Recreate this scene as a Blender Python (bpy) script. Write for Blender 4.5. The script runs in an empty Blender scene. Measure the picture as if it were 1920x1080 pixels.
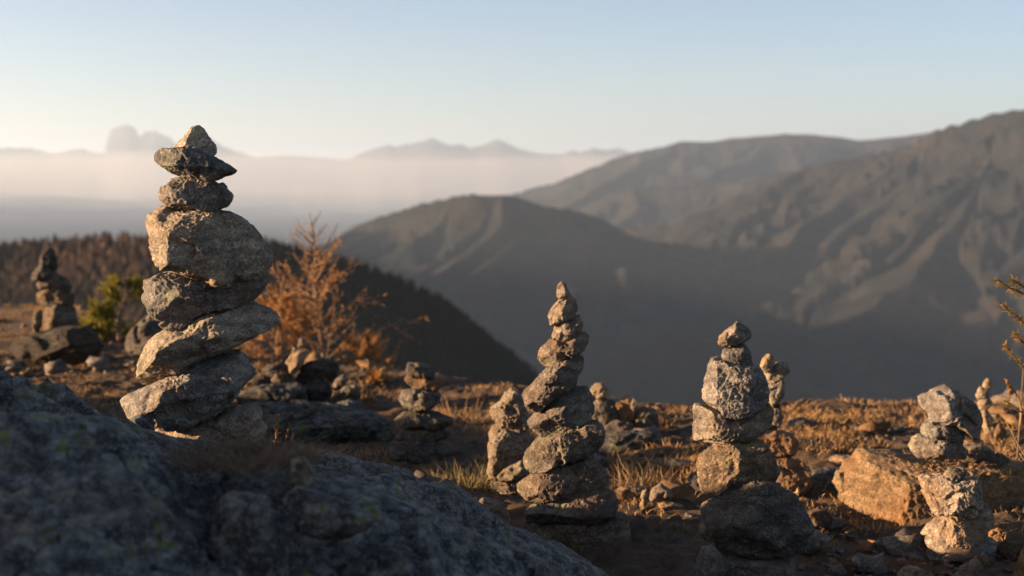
import bpy, bmesh, math, random
import numpy as np
from mathutils import Vector

sc = bpy.context.scene
COL = sc.collection
rng = np.random.default_rng(7)
random.seed(7)
R_ = math.radians

# ------------------------------------------------------------------ camera
F = 2667.0                      # focal length in photo pixels (50 mm on 36 mm)
HORIZON = 330.0
CAMZ = 0.88
PITCH = math.atan((540 - HORIZON) / F)
CP, SP = math.cos(PITCH), math.sin(PITCH)


def at(px, py, Y):
    """world point on the line of sight of a photo pixel at world depth Y"""
    dx, dz = (px - 960) / F, -(py - 540) / F
    d = np.array([dx, CP + dz * SP, -SP + dz * CP])
    d = d * (Y / d[1])
    return np.array([d[0], d[1], d[2] + CAMZ])


cd = bpy.data.cameras.new('camera')
cam = bpy.data.objects.new('camera', cd)
COL.objects.link(cam)
cam.location = (0, 0, CAMZ)
cam.rotation_euler = (math.pi / 2 - PITCH, 0, 0)
cd.sensor_width = 36
cd.lens = F / 1920 * 36
cd.clip_start, cd.clip_end = 0.05, 200000
cd.dof.use_dof = True
cd.dof.focus_distance = 3.03
cd.dof.aperture_fstop = 4.0
cd.dof.aperture_blades = 0
sc.camera = cam

# ------------------------------------------------------------------ light
SUN_EL, SUN_AZ = 9.0, -94.0     # azimuth from +Y, negative to the left
sdir = Vector((math.cos(R_(SUN_EL)) * math.sin(R_(SUN_AZ)), math.cos(R_(SUN_EL)) * math.cos(R_(SUN_AZ)), math.sin(R_(SUN_EL))))
ld = bpy.data.lights.new('sun', 'SUN')
ld.energy = 5.0
ld.angle = R_(0.55)
ld.color = (1.0, 0.68, 0.40)
lo = bpy.data.objects.new('sun', ld)
COL.objects.link(lo)
lo.rotation_euler = sdir.to_track_quat('Z', 'Y').to_euler()

w = bpy.data.worlds.new('World')
sc.world = w
w.use_nodes = True
nt = w.node_tree
sky = nt.nodes.new('ShaderNodeTexSky')
sky.sky_type = 'NISHITA'
sky.sun_disc = False
sky.sun_elevation = R_(SUN_EL)
sky.sun_rotation = R_(SUN_AZ)
sky.altitude = 2500
sky.air_density = 0.9
sky.dust_density = 6.0
sky.ozone_density = 1.2
bg = nt.nodes['Background']
bg.inputs['Strength'].default_value = 0.05
tw = nt.nodes.new('ShaderNodeMix')
tw.data_type, tw.blend_type = 'RGBA', 'MULTIPLY'
tw.inputs[0].default_value = 1.0
tw.inputs[7].default_value = (1.02, 0.97, 0.985, 1)
nt.links.new(sky.outputs[0], tw.inputs[6])
nt.links.new(tw.outputs[2], bg.inputs[0])

sc.view_settings.view_transform = 'Standard'
sc.view_settings.look = 'None'
sc.view_settings.exposure = 2.1
sc.view_settings.gamma = 1.0
try:
    sc.cycles.use_denoising = True
    sc.cycles.denoiser = 'OPENIMAGEDENOISE'
    sc.cycles.denoising_input_passes = 'RGB_ALBEDO_NORMAL'
    sc.cycles.volume_bounces = 1
    sc.cycles.max_bounces = 5
    sc.cycles.diffuse_bounces = 3
except Exception:
    pass

# ------------------------------------------------------------------ noise

def _hash(ix, iy, iz, seed):
    h = (ix.astype(np.uint32) * np.uint32(374761393) + iy.astype(np.uint32) * np.uint32(668265263)
         + iz.astype(np.uint32) * np.uint32(2147483647 - 1274126177) + np.uint32((seed * 974634541) & 0xffffffff))
    h = (h ^ (h >> np.uint32(13))) * np.uint32(1274126177)
    return h ^ (h >> np.uint32(16))


def perlin(p, seed=0):
    """gradient noise, p is N x 3; about -1..1"""
    f0 = np.floor(p)
    i = f0.astype(np.int64)
    f = p - f0
    u = f * f * f * (f * (f * 6 - 15) + 10)
    res = 0
    for a in (0, 1):
        wx = u[:, 0] if a else 1 - u[:, 0]
        for b in (0, 1):
            wy = u[:, 1] if b else 1 - u[:, 1]
            for c in (0, 1):
                wz = u[:, 2] if c else 1 - u[:, 2]
                h = _hash(i[:, 0] + a, i[:, 1] + b, i[:, 2] + c, seed)
                g0 = (h & np.uint32(1023)).astype(np.float64) / 511.5 - 1
                g1 = ((h >> np.uint32(10)) & np.uint32(1023)).astype(np.float64) / 511.5 - 1
                g2 = ((h >> np.uint32(20)) & np.uint32(1023)).astype(np.float64) / 511.5 - 1
                res = res + wx * wy * wz * (g0 * (f[:, 0] - a) + g1 * (f[:, 1] - b) + g2 * (f[:, 2] - c))
    return res * 1.5


def fbm(p, octaves=4, seed=0, gain=0.5):
    s, a, t = 0, 1.0, 0.0
    for o in range(octaves):
        s = s + a * perlin(p * (2.03 ** o) + o * 17.3, seed + o)
        t += a
        a *= gain
    return s / t


def ridged(p, octaves=4, seed=0, gain=0.5):
    s, a, t = 0, 1.0, 0.0
    for o in range(octaves):
        s = s + a * (1 - 2 * np.abs(perlin(p * (2.07 ** o) + o * 9.1, seed + o)))
        t += a
        a *= gain
    return s / t


# ------------------------------------------------------------------ mesh helpers

def mesh_np(name, v, f, smooth=True):
    """v N x 3, f M x 3 or M x 4 integer arrays"""
    me = bpy.data.meshes.new(name)
    v = np.ascontiguousarray(v, dtype=np.float32)
    f = np.ascontiguousarray(f, dtype=np.int32)
    n, k = f.shape
    me.vertices.add(len(v))
    me.vertices.foreach_set('co', v.ravel())
    me.loops.add(n * k)
    me.loops.foreach_set('vertex_index', f.ravel())
    me.polygons.add(n)
    me.polygons.foreach_set('loop_start', np.arange(0, n * k, k, dtype=np.int32))
    if smooth:
        me.polygons.foreach_set('use_smooth', np.ones(n, dtype=bool))
    me.update(calc_edges=True)
    me.validate()
    return me


def link(name, me, mat=None, parent=None, loc=(0, 0, 0)):
    o = bpy.data.objects.new(name, me)
    COL.objects.link(o)
    o.location = loc
    if parent is not None:
        o.parent = parent
    if mat is not None and me is not None:
        me.materials.append(mat)
    return o


def tag(o, label=None, cat=None, group=None, kind=None):
    if label:
        o['label'] = label
    if cat:
        o['category'] = cat
    if group:
        o['group'] = group
    if kind:
        o['kind'] = kind
    return o


def grid_faces(nu, nv):
    a = np.arange(nu * nv).reshape(nu, nv)
    return np.stack([a[:-1, :-1].ravel(), a[1:, :-1].ravel(), a[1:, 1:].ravel(), a[:-1, 1:].ravel()], 1)


class MB:
    """collects tubes and blades into one triangle mesh"""
    def __init__(self):
        self.v, self.f, self.n = [], [], 0

    def add(self, v, f):
        self.v.append(np.asarray(v, float))
        self.f.append(np.asarray(f, int) + self.n)
        self.n += len(v)

    def tube(self, pts, rad, sides=6):
        pts = np.asarray(pts, float)
        n = len(pts)
        t = np.gradient(pts, axis=0)
        t /= np.linalg.norm(t, axis=1)[:, None] + 1e-12
        ref = np.array([0.31, 0.17, 0.93]) if abs(t[0, 2]) < 0.8 else np.array([0.9, 0.3, 0.1])
        a = np.cross(t, ref)
        a /= np.linalg.norm(a, axis=1)[:, None] + 1e-12
        b = np.cross(t, a)
        th = np.linspace(0, 2 * math.pi, sides, endpoint=False)
        rad = np.broadcast_to(np.asarray(rad, float), (n,))
        ring = pts[:, None, :] + rad[:, None, None] * (np.cos(th)[None, :, None] * a[:, None, :] + np.sin(th)[None, :, None] * b[:, None, :])
        v = ring.reshape(-1, 3)
        f = []
        for i in range(n - 1):
            for j in range(sides):
                k = (j + 1) % sides
                p, q, r, s = i * sides + j, i * sides + k, (i + 1) * sides + k, (i + 1) * sides + j
                f += [(p, q, r), (p, r, s)]
        for j in range(1, sides - 1):
            e = (n - 1) * sides
            f.append((e, e + j, e + j + 1))
            f.append((0, j + 1, j))
        self.add(v, f)

    def blade(self, base, tip, width, bend=None):
        """a thin tapering blade with a little cross width"""
        base, tip = np.asarray(base, float), np.asarray(tip, float)
        d = tip - base
        s = np.cross(d, rng.normal(size=3))
        s = s / (np.linalg.norm(s) + 1e-9) * width * 0.5
        mid = base + d * 0.55 + (0 if bend is None else np.asarray(bend))
        self.add([base - s, base + s, mid + s * 0.8, mid - s * 0.8, tip], [(0, 1, 2), (0, 2, 3), (3, 2, 4)])

    def build(self, name, mat, parent=None, smooth=True, loc=(0, 0, 0)):
        v = np.concatenate(self.v) - np.asarray(loc, float)
        me = mesh_np(name, v, np.concatenate(self.f), smooth)
        return link(name, me, mat, parent, loc if parent is None else (0, 0, 0))


# ------------------------------------------------------------------ materials

def new_mat(name):
    m = bpy.data.materials.new(name)
    m.use_nodes = True
    b = m.node_tree.nodes['Principled BSDF']
    b.inputs['Roughness'].default_value = 0.9
    b.inputs['Specular IOR Level'].default_value = 0.2
    return m, m.node_tree, b


def N(nt, t, **kw):
    n = nt.nodes.new(t)
    for k, v in kw.items():
        setattr(n, k, v)
    return n


def ramp(nt, src, stops):
    r = N(nt, 'ShaderNodeValToRGB')
    el = r.color_ramp.elements
    while len(el) < len(stops):
        el.new(0.5)
    for e, (p, c) in zip(el, stops):
        e.position = p
        e.color = (c, c, c, 1) if isinstance(c, (int, float)) else (*c, 1)
    nt.links.new(src, r.inputs[0])
    return r.outputs[0]


def mix(nt, fac, a, b, blend='MIX'):
    m = N(nt, 'ShaderNodeMix', data_type='RGBA', blend_type=blend)
    for i, x in ((0, fac), (6, a), (7, b)):
        if hasattr(x, 'links'):
            nt.links.new(x, m.inputs[i])
        else:
            m.inputs[i].default_value = x if i == 0 else (*x, 1)
    return m.outputs[2]


def noise(nt, vec, scale, detail=5, rough=0.6, dist=0.0):
    n = N(nt, 'ShaderNodeTexNoise')
    n.inputs['Scale'].default_value = scale
    n.inputs['Detail'].default_value = detail
    n.inputs['Roughness'].default_value = rough
    n.inputs['Distortion'].default_value = dist
    nt.links.new(vec, n.inputs['Vector'])
    return n.outputs['Fac']


def obj_vec(nt, rnd=True):
    tc = N(nt, 'ShaderNodeTexCoord')
    if not rnd:
        return tc.outputs['Object'], None
    oi = N(nt, 'ShaderNodeObjectInfo')
    ml = N(nt, 'ShaderNodeMath', operation='MULTIPLY')
    ml.inputs[1].default_value = 53.0
    nt.links.new(oi.outputs['Random'], ml.inputs[0])
    ad = N(nt, 'ShaderNodeVectorMath', operation='ADD')
    nt.links.new(tc.outputs['Object'], ad.inputs[0])
    nt.links.new(ml.outputs[0], ad.inputs[1])
    return ad.outputs[0], oi


def rock_material(name, light, dark, rust, rust_amt, lichen=0.0, speck=1.0, bump=0.7, scale=1.0, hard=0.14):
    m, nt, b = new_mat(name)
    vec, oi = obj_vec(nt)
    n1 = noise(nt, vec, 16 * scale, 9, 0.72)
    n2 = noise(nt, vec, 75 * scale, 6, 0.75)
    n3 = noise(nt, vec, 5 * scale, 6, 0.6)
    base = mix(nt, ramp(nt, n1, [(0.5 - hard, 0.0), (0.5 + hard, 1.0)]), dark, light)
    base = mix(nt, ramp(nt, n2, [(0.35, 0.55), (0.7, 0.0)]), base, tuple(c * 0.35 for c in dark))
    # mineral grains: pale feldspar and black mica
    vo = N(nt, 'ShaderNodeTexVoronoi')
    vo.inputs['Scale'].default_value = 300 * scale
    nt.links.new(vec, vo.inputs['Vector'])
    sp = N(nt, 'ShaderNodeSeparateColor')
    nt.links.new(vo.outputs['Color'], sp.inputs[0])
    base = mix(nt, ramp(nt, sp.outputs[0], [(0.72, 0.0), (0.95, 0.42 * speck)]), base, tuple(min(0.7, c * 1.5) for c in light))
    base = mix(nt, ramp(nt, sp.outputs[1], [(0.74, 0.0), (0.92, 0.6 * speck)]), base, (0.03, 0.03, 0.032))
    # iron stain and lichen crusts
    base = mix(nt, ramp(nt, n3, [(0.5, 0.0), (0.68, rust_amt)]), base, rust)
    if lichen:
        n4 = noise(nt, vec, 16 * scale, 7, 0.7, 0.4)
        base = mix(nt, ramp(nt, n4, [(0.56, 0.0), (0.62, lichen)]), base, (0.21, 0.21, 0.07))
        n5 = noise(nt, vec, 23 * scale, 7, 0.7, 0.2)
        base = mix(nt, ramp(nt, n5, [(0.57, 0.0), (0.63, lichen)]), base, (0.035, 0.036, 0.036))
    # foliation bands and a tint of its own for every stone
    wv = N(nt, 'ShaderNodeTexWave')
    wv.bands_direction = 'Z'
    wv.inputs['Scale'].default_value = 11 * scale
    wv.inputs['Distortion'].default_value = 7
    wv.inputs['Detail'].default_value = 4
    wv.inputs['Detail Scale'].default_value = 1.6
    nt.links.new(vec, wv.inputs['Vector'])
    base = mix(nt, ramp(nt, wv.outputs['Fac'], [(0.45, 0.0), (0.8, 0.38)]), base, tuple(c * 0.55 for c in dark))
    tint = N(nt, 'ShaderNodeValToRGB')
    for e, c in zip(tint.color_ramp.elements, ((1.18, 1.05, 0.86), (0.82, 0.84, 0.86))):
        e.color = (*c, 1)
    e = tint.color_ramp.elements.new(0.5)
    e.color = (1.0, 0.95, 0.9, 1)
    fr = N(nt, 'ShaderNodeMath', operation='FRACT')
    m7 = N(nt, 'ShaderNodeMath', operation='MULTIPLY')
    m7.inputs[1].default_value = 7.31
    nt.links.new(oi.outputs['Random'], m7.inputs[0])
    nt.links.new(m7.outputs[0], fr.inputs[0])
    nt.links.new(fr.outputs[0], tint.inputs[0])
    base = mix(nt, 1.0, base, tint.outputs[0], 'MULTIPLY')
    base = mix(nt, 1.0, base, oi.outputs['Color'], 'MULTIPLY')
    nt.links.new(base, b.inputs['Base Color'])
    hb = noise(nt, vec, 120 * scale, 8, 0.75)
    h2 = N(nt, 'ShaderNodeMath', operation='MULTIPLY_ADD')
    nt.links.new(sp.outputs[2], h2.inputs[0])
    h2.inputs[1].default_value = 0.25
    nt.links.new(hb, h2.inputs[2])
    bp = N(nt, 'ShaderNodeBump')
    bp.inputs['Strength'].default_value = bump
    bp.inputs['Distance'].default_value = 0.009 / scale
    nt.links.new(h2.outputs[0], bp.inputs['Height'])
    nt.links.new(bp.outputs[0], b.inputs['Normal'])
    b.inputs['Roughness'].default_value = 0.85
    return m


M_GRANITE = rock_material('granite', (0.40, 0.355, 0.31), (0.135, 0.118, 0.103), (0.22, 0.12, 0.06), 0.6, 0.3, 0.85, 0.9, 1.0, 0.11)
M_DARK = rock_material('dark_gneiss', (0.25, 0.225, 0.20), (0.078, 0.07, 0.062), (0.18, 0.10, 0.05), 0.35, 0.35)
M_TAN = rock_material('weathered_gneiss', (0.50, 0.40, 0.29), (0.22, 0.16, 0.108), (0.30, 0.165, 0.075), 0.7, 0.15, 0.7, 1.0)
M_CROP = rock_material('outcrop_rock', (0.42, 0.42, 0.41), (0.07, 0.07, 0.07), (0.15, 0.10, 0.06), 0.5, 0.9, 0.8, 1.0, 1.6, 0.07)


def ground_material():
    m, nt, b = new_mat('dirt')
    vec, _ = obj_vec(nt, False)
    n1 = noise(nt, vec, 3.0, 8, 0.65)
    n2 = noise(nt, vec, 28, 8, 0.7)
    n3 = noise(nt, vec, 1.3, 5, 0.6)
    c = mix(nt, ramp(nt, n1, [(0.35, 0.0), (0.65, 1.0)]), (0.07, 0.045, 0.028), (0.14, 0.092, 0.056))
    c = mix(nt, ramp(nt, n2, [(0.38, 0.7), (0.62, 0.0)]), c, (0.035, 0.024, 0.017))
    c = mix(nt, ramp(nt, n3, [(0.5, 0.0), (0.62, 0.7)]), c, (0.14, 0.08, 0.036))
    nt.links.new(c, b.inputs['Base Color'])
    bp = N(nt, 'ShaderNodeBump')
    bp.inputs['Strength'].default_value = 0.8
    bp.inputs['Distance'].default_value = 0.012
    nt.links.new(noise(nt, vec, 90, 8, 0.75), bp.inputs['Height'])
    nt.links.new(bp.outputs[0], b.inputs['Normal'])
    return m


def plant_material(name, a, bcol, scale=30.0, trans=0.25):
    m, nt, b = new_mat(name)
    vec, _ = obj_vec(nt)
    c = mix(nt, ramp(nt, noise(nt, vec, scale, 3), [(0.35, 0.0), (0.65, 1.0)]), a, bcol)
    nt.links.new(c, b.inputs['Base Color'])
    if trans:
        tr = N(nt, 'ShaderNodeBsdfTranslucent')
        nt.links.new(c, tr.inputs['Color'])
        ms = N(nt, 'ShaderNodeMixShader')
        ms.inputs[0].default_value = trans
        nt.links.new(b.outputs[0], ms.inputs[1])
        nt.links.new(tr.outputs[0], ms.inputs[2])
        nt.links.new(ms.outputs[0], nt.nodes['Material Output'].inputs['Surface'])
    return m


M_DIRT = ground_material()
M_LARCH = plant_material('larch_needles_autumn', (0.44, 0.225, 0.08), (0.32, 0.15, 0.055), 20, 0.3)
M_PINE = plant_material('pine_needles', (0.13, 0.125, 0.022), (0.26, 0.21, 0.035), 12, 0.25)
M_SPRIG = plant_material('sprig_needles', (0.16, 0.12, 0.03), (0.26, 0.15, 0.03), 25, 0.3)
M_BARK = plant_material('bark', (0.16, 0.10, 0.065), (0.26, 0.18, 0.12), 40, 0.0)
M_GRASS = plant_material('dry_grass', (0.42, 0.26, 0.12), (0.28, 0.15, 0.06), 9, 0.3)
M_GRASS_DARK = plant_material('withered_grass', (0.13, 0.09, 0.06), (0.20, 0.14, 0.09), 15, 0.2)
M_GRASS_GREEN = plant_material('green_dry_grass', (0.30, 0.22, 0.10), (0.20, 0.16, 0.07), 11, 0.3)
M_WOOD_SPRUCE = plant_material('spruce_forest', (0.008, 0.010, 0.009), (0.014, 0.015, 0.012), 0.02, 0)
M_WOOD_LARCH = plant_material('larch_forest', (0.085, 0.045, 0.027), (0.03, 0.022, 0.016), 0.03, 0)


def terrain_material(name, lo_c, hi_c, rock, scale):
    m, nt, b = new_mat(name)
    vec, _ = obj_vec(nt, False)
    n1 = noise(nt, vec, scale, 9, 0.62)
    n2 = noise(nt, vec, scale * 9, 8, 0.7)
    n3 = noise(nt, vec, scale * 0.8, 8, 0.6)
    c = mix(nt, ramp(nt, n1, [(0.40, 0.0), (0.62, 1.0)]), lo_c, hi_c)
    c = mix(nt, ramp(nt, n2, [(0.35, 0.6), (0.6, 0.0)]), c, tuple(x * 0.4 for x in lo_c))
    c = mix(nt, ramp(nt, n3, [(0.60, 0.0), (0.70, 0.6)]), c, rock)
    nt.links.new(c, b.inputs['Base Color'])
    bp = N(nt, 'ShaderNodeBump')
    bp.inputs['Strength'].default_value = 0.9
    bp.inputs['Distance'].default_value = 0.11 / scale
    nt.links.new(noise(nt, vec, scale * 4.5, 10, 0.72), bp.inputs['Height'])
    nt.links.new(bp.outputs[0], b.inputs['Normal'])
    b.inputs['Specular IOR Level'].default_value = 0.0
    b.inputs['Roughness'].default_value = 1.0
    return m


M_TERRAIN = terrain_material('wooded_mountainside', (0.024, 0.028, 0.028), (0.052, 0.043, 0.036), (0.085, 0.074, 0.066), 0.004)
M_FAR = terrain_material('bare_far_rock', (0.10, 0.095, 0.09), (0.16, 0.15, 0.14), (0.2, 0.19, 0.17), 0.0006)

# ------------------------------------------------------------------ stones
_ico = {}


def ico(level):
    if level not in _ico:
        bm = bmesh.new()
        bmesh.ops.create_icosphere(bm, subdivisions=level, radius=1)
        bm.verts.ensure_lookup_table()
        v = np.array([x.co[:] for x in bm.verts])
        f = np.array([[y.index for y in x.verts] for x in bm.faces])
        bm.free()
        v /= np.linalg.norm(v, axis=1)[:, None]
        _ico[level] = (v, f)
    return _ico[level]


def polar(poly, nth=720, soft=2):
    """radius of a closed polygon (x,z relative to its centre) per angle"""
    th = np.linspace(-math.pi, math.pi, nth, endpoint=False)
    d = np.stack([np.cos(th), np.sin(th)], 1)
    r = np.zeros(nth)
    n = len(poly)
    for i in range(n):
        p, q = poly[i], poly[(i + 1) % n]
        e = q - p
        den = d[:, 0] * e[1] - d[:, 1] * e[0]
        den = np.where(np.abs(den) < 1e-12, 1e-12, den)
        t = (p[0] * e[1] - p[1] * e[0]) / den
        s = (p[0] * d[:, 1] - p[1] * d[:, 0]) / den
        ok = (t > 0) & (s >= -1e-6) & (s <= 1 + 1e-6)
        r = np.where(ok & (t > r), t, r)
    bad = r <= 0
    if bad.any():
        r[bad] = np.median(r[~bad]) * 0.6
    for _ in range(soft):
        r = 0.5 * r + 0.25 * (np.roll(r, 1) + np.roll(r, -1))
    return th, r


def stone_mesh(name, poly, depth, level, seed, p=2.8, fac=(), rough=1.0, pits=0.0, cells=26, tilt=0.0, ncut=6, yoff=0.0):
    """a rough stone whose outline seen from the front is poly (x,z metres about its centre)"""
    g = np.random.default_rng(seed)
    v, f = ico(level)
    th, r = polar(poly)
    rho = np.hypot(v[:, 0], v[:, 2])
    ang = np.arctan2(v[:, 2], v[:, 0])
    Rr = np.interp(ang, np.append(th, math.pi), np.append(r, r[0]))
    k = (rho ** p + np.abs(v[:, 1]) ** p) ** (-1 / p)
    P = np.empty_like(v)
    P[:, 0] = np.cos(ang) * Rr * rho * k
    P[:, 2] = np.sin(ang) * Rr * rho * k
    P[:, 1] = v[:, 1] * k * depth
    rim = np.stack([np.cos(th) * r, np.zeros_like(r), np.sin(th) * r], 1)
    size = math.sqrt(abs(0.5 * np.sum(r * r) * (2 * math.pi / len(r))))

    def cut(n, kk):
        n = np.asarray(n, float)
        n = n / np.linalg.norm(n)
        off = max(kk * (P @ n).max(), 0.985 * (rim @ n).max())
        d = P @ n - off
        P[d > 0] -= (d[d > 0] * 0.98)[:, None] * n
    for c in fac:
        cut(c[:3], c[3])
    for i in range(ncut):
        n = g.normal(size=3)
        n[1] = (-abs(n[1]) if i % 3 else abs(n[1])) - 0.25 * (1 if i % 3 else -1)
        cut(n, g.uniform(0.66, 0.93))
    # broken, piecewise planar facets
    if cells:
        c = P[g.integers(0, len(P), cells)] * g.uniform(0.9, 1.1, (cells, 1))
        gr = g.normal(size=(cells, 3)) * 0.34
        of = g.normal(size=cells) * 0.018 * size
        wn = np.stack([fbm(P / size * 6 + 3, 2, seed + 50 + a) for a in range(3)], 1) * size * 0.07
        D = np.linalg.norm((P + wn)[:, None, :] - c[None], axis=2)
        i1 = D.argmin(1)
        rows = np.arange(len(P))
        d1 = D[rows, i1]
        D[rows, i1] = 1e9
        i2 = D.argmin(1)
        d2 = D[rows, i2]
        a1 = np.einsum('ij,ij->i', P - c[i1], gr[i1]) + of[i1]
        a2 = np.einsum('ij,ij->i', P - c[i2], gr[i2]) + of[i2]
        t = np.clip((d2 - d1) / (0.055 * size), 0, 1)
        lift = np.clip(a1 * (0.5 + 0.5 * t) + a2 * (0.5 - 0.5 * t), -0.065 * size, 0.035 * size)
    else:
        lift = 0
    nrm = P / (np.linalg.norm(P, axis=1)[:, None] + 1e-9)
    keep = 0.25 + 0.75 * np.clip(np.abs(v[:, 1]) * 2.0, 0, 1)       # the rim moves less than the faces
    P = P + nrm * (lift * keep)[:, None] if cells else P
    q = P + seed * 1.37
    fs = min(size, 0.10)
    ab = min(1.0, max(0.3, size / 0.085))
    disp = 0.024 * size * fbm(q / size * 2.2, 3, seed) * keep
    disp = disp + rough * (0.014 * fs * (ridged(q / fs * 5.5, 3, seed + 11) - .3) * keep
                           + ab * 0.0040 * fbm(q * 48, 3, seed + 21) + ab * 0.0044 * (ridged(q * 80, 4, seed + 31, .6) - .3))
    if pits:
        n = perlin(q * 33, seed + 41) + 0.4 * perlin(q * 70, seed + 42)
        disp = disp - pits * 0.016 * np.clip(n - 0.22, 0, 0.5) / 0.5
    P = P + nrm * disp[:, None]
    P[:, 1] += yoff
    return mesh_np(name, P, f)


_seed = [100]


def stone(label, pts, Y, group=None, mat=None, col=1.0, th=0.85, lvl=6, name='cairn_stone', cat='stone', grow=0.985, **kw):
    """a stone outlined by photo pixels, standing at depth Y"""
    _seed[0] += 1
    w3 = np.array([at(x, y, Y) for x, y in pts])
    poly = w3[:, [0, 2]]
    x, z = poly[:, 0], poly[:, 1]
    cr = x * np.roll(z, -1) - np.roll(x, -1) * z
    A = cr.sum() / 2
    c = np.array([((x + np.roll(x, -1)) * cr).sum(), ((z + np.roll(z, -1)) * cr).sum()]) / (6 * A)
    poly = (poly - c) * grow
    if A < 0:
        poly = poly[::-1]
    depth = th * math.sqrt(abs(A)) * 0.62
    me = stone_mesh(name, poly, depth, lvl, kw.pop('seed', _seed[0]), **kw)
    o = link(name, me, mat or M_GRANITE, None, (c[0], Y, c[1]))
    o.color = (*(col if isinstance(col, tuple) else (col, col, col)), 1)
    tag(o, label, cat, group)
    return o


def Z(ox, oy, s, *p):
    return [(ox + a / s, oy + b / s) for a, b in p]


def A_(*p): return Z(200, 220, 3.178, *p)
def B_(*p): return Z(200, 540, 3.178, *p)
def C_(*p): return Z(880, 500, 3.6, *p)
def D_(*p): return Z(860, 760, 3.375, *p)
def E_(*p): return Z(1240, 580, 4.153, *p)
def G_(*p): return Z(1240, 800, 3.858, *p)
def H_(*p): return Z(1540, 660, 4.5, *p)
def I_(*p): return Z(1540, 820, 4.153, *p)
def K_(*p): return Z(0, 420, 3.6, *p)
def W_(*p): return Z(440, 600, 3.6, *p)
def Y_(*p): return Z(1060, 680, 3.375, *p)
def O_(*p): return Z(440, 760, 3.375, *p)
def J_(*p): return Z(0, 640, 2.454, *p)


# ------------------------------------------------------------------ outcrop (one mass of bedrock)
ctl = [(-500,600,2.5),(-300,640,2.5),(-120,672,2.5),(0,694,2.5),(60,700,2.5),(100,722,2.52),(150,764,2.55),(205,798,2.7),(250,812,2.85),(330,840,2.98),(450,852,3.0),(560,846,2.98),(650,868,2.98),(740,882,2.96),(830,895,2.95),(872,932,2.92),(930,978,2.86),(1000,1024,2.8),(1080,1062,2.75),(1150,1092,2.65),
       (-100,770,1.35),(0,774,1.35),(100,778,1.42),(190,796,1.55),(280,828,1.85),(360,865,2.15),(470,892,2.4),(600,905,2.4),(720,930,2.35),(830,965,2.35),(940,1015,2.3),(1020,1060,2.2),
       (-100,1080,.85),(0,1080,.85),(150,1080,.9),(300,1080,1.0),(450,1080,1.15),(600,1080,1.4),(800,1080,1.75),(150,900,1.2),(300,930,1.45),(450,985,1.5),(620,1000,1.75),(0,900,1.1)]
ctl = [(a, b, c if c > 2.3 else 2.3 - (2.3 - c) * .5) for a, b, c in ctl]
cp = np.array([at(*c) for c in ctl])
extra = np.array([[-1.6,3.6,.15],[-.8,3.7,.05],[0,3.6,-.1],[.5,3.4,-.25],[.6,2.6,-.22],[.55,1.8,-.2],[.4,1.2,.0],[-1.8,2.5,.46],[-1.7,1.4,.62],[-1.5,.5,.5],[0,.45,.25],[.5,.5,-.1],[-.6,.4,.42],[-.3,.9,.38],[-1.8,3.2,.22],[-1.0,2.74,.42],[-1.3,2.78,.38],[-1.8,2.85,.33],[-1.38,3.12,.2],[-1.0,3.35,.2],[-.5,3.4,.14],[-.1,3.3,.08],
                  [-2.6,3.4,.26],[-2.65,4.0,.42],[-2.65,4.6,.46],[-2.65,5.1,.36],[-2.6,5.7,.05],[-2.1,4.2,.12],[-1.8,4.7,-.06],[-1.6,4.2,-.05],[-1.0,4.5,-.3],[0,4.5,-.4],[.5,5.5,-.6],[-3.3,4.5,.1],[-3.3,2.5,.5],[-3.2,1,.5],[-2.0,5.4,-.25],[-1.2,5.6,-.5],[-3.3,5.8,-.1]])  # unseen ridge off to the left, added to throw shade across the plateau
cp = np.vstack([cp, extra])


def tps(c, q, lam=0.002):
    def U(r2):
        return np.where(r2 > 0, r2 * np.log(r2 + 1e-12), 0)
    n = len(c)
    K = U(((c[:, None, :2] - c[None, :, :2]) ** 2).sum(2)) + lam * np.eye(n)
    Pm = np.hstack([np.ones((n, 1)), c[:, :2]])
    Am = np.block([[K, Pm], [Pm.T, np.zeros((3, 3))]])
    s = np.linalg.solve(Am, np.concatenate([c[:, 2], np.zeros(3)]))
    out = np.empty(len(q))
    for i in range(0, len(q), 20000):
        qq = q[i:i + 20000]
        out[i:i + 20000] = U(((qq[:, None, :] - c[None, :, :2]) ** 2).sum(2)) @ s[:n] + s[n] + qq @ s[n + 1:]
    return out


xs = np.arange(-3.3, 0.62, 0.0078)
ys = 0.42 * (5.9 / 0.42) ** np.linspace(0, 1, 480)
gx, gy = np.meshgrid(xs, ys, indexing='ij')
q2 = np.stack([gx.ravel(), gy.ravel()], 1)
oz = tps(cp, q2)
q3 = np.stack([q2[:, 0], q2[:, 1], oz], 1)
gc = np.random.default_rng(12)
cc = np.stack([gc.uniform(-3.3, .65, 420), gc.uniform(.4, 5.8, 420)], 1)
gs = gc.normal(size=(420, 2)) * 0.22
go_ = gc.normal(size=420) * 0.026
qw = q2 + np.stack([fbm(q3 * 7, 3, 13), fbm(q3 * 7 + 5, 3, 14)], 1) * 0.07
step = np.empty(len(q2))
for i in range(0, len(q2), 20000):
    qq = qw[i:i + 20000]
    D = np.linalg.norm((qq[:, None, :] - cc[None]) * np.array([1, .8]), axis=2)
    r_ = np.arange(len(qq))
    i1 = D.argmin(1); d1 = D[r_, i1]; D[r_, i1] = 9
    i2 = D.argmin(1); d2 = D[r_, i2]
    a1 = ((qq - cc[i1]) * gs[i1]).sum(1) + go_[i1]
    a2 = ((qq - cc[i2]) * gs[i2]).sum(1) + go_[i2]
    t = np.clip((d2 - d1) / .022, 0, 1)
    step[i:i + 20000] = a1 * (.5 + .5 * t) + a2 * (.5 - .5 * t) - .026 * np.exp(-((d2 - d1) / .010) ** 2)
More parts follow.
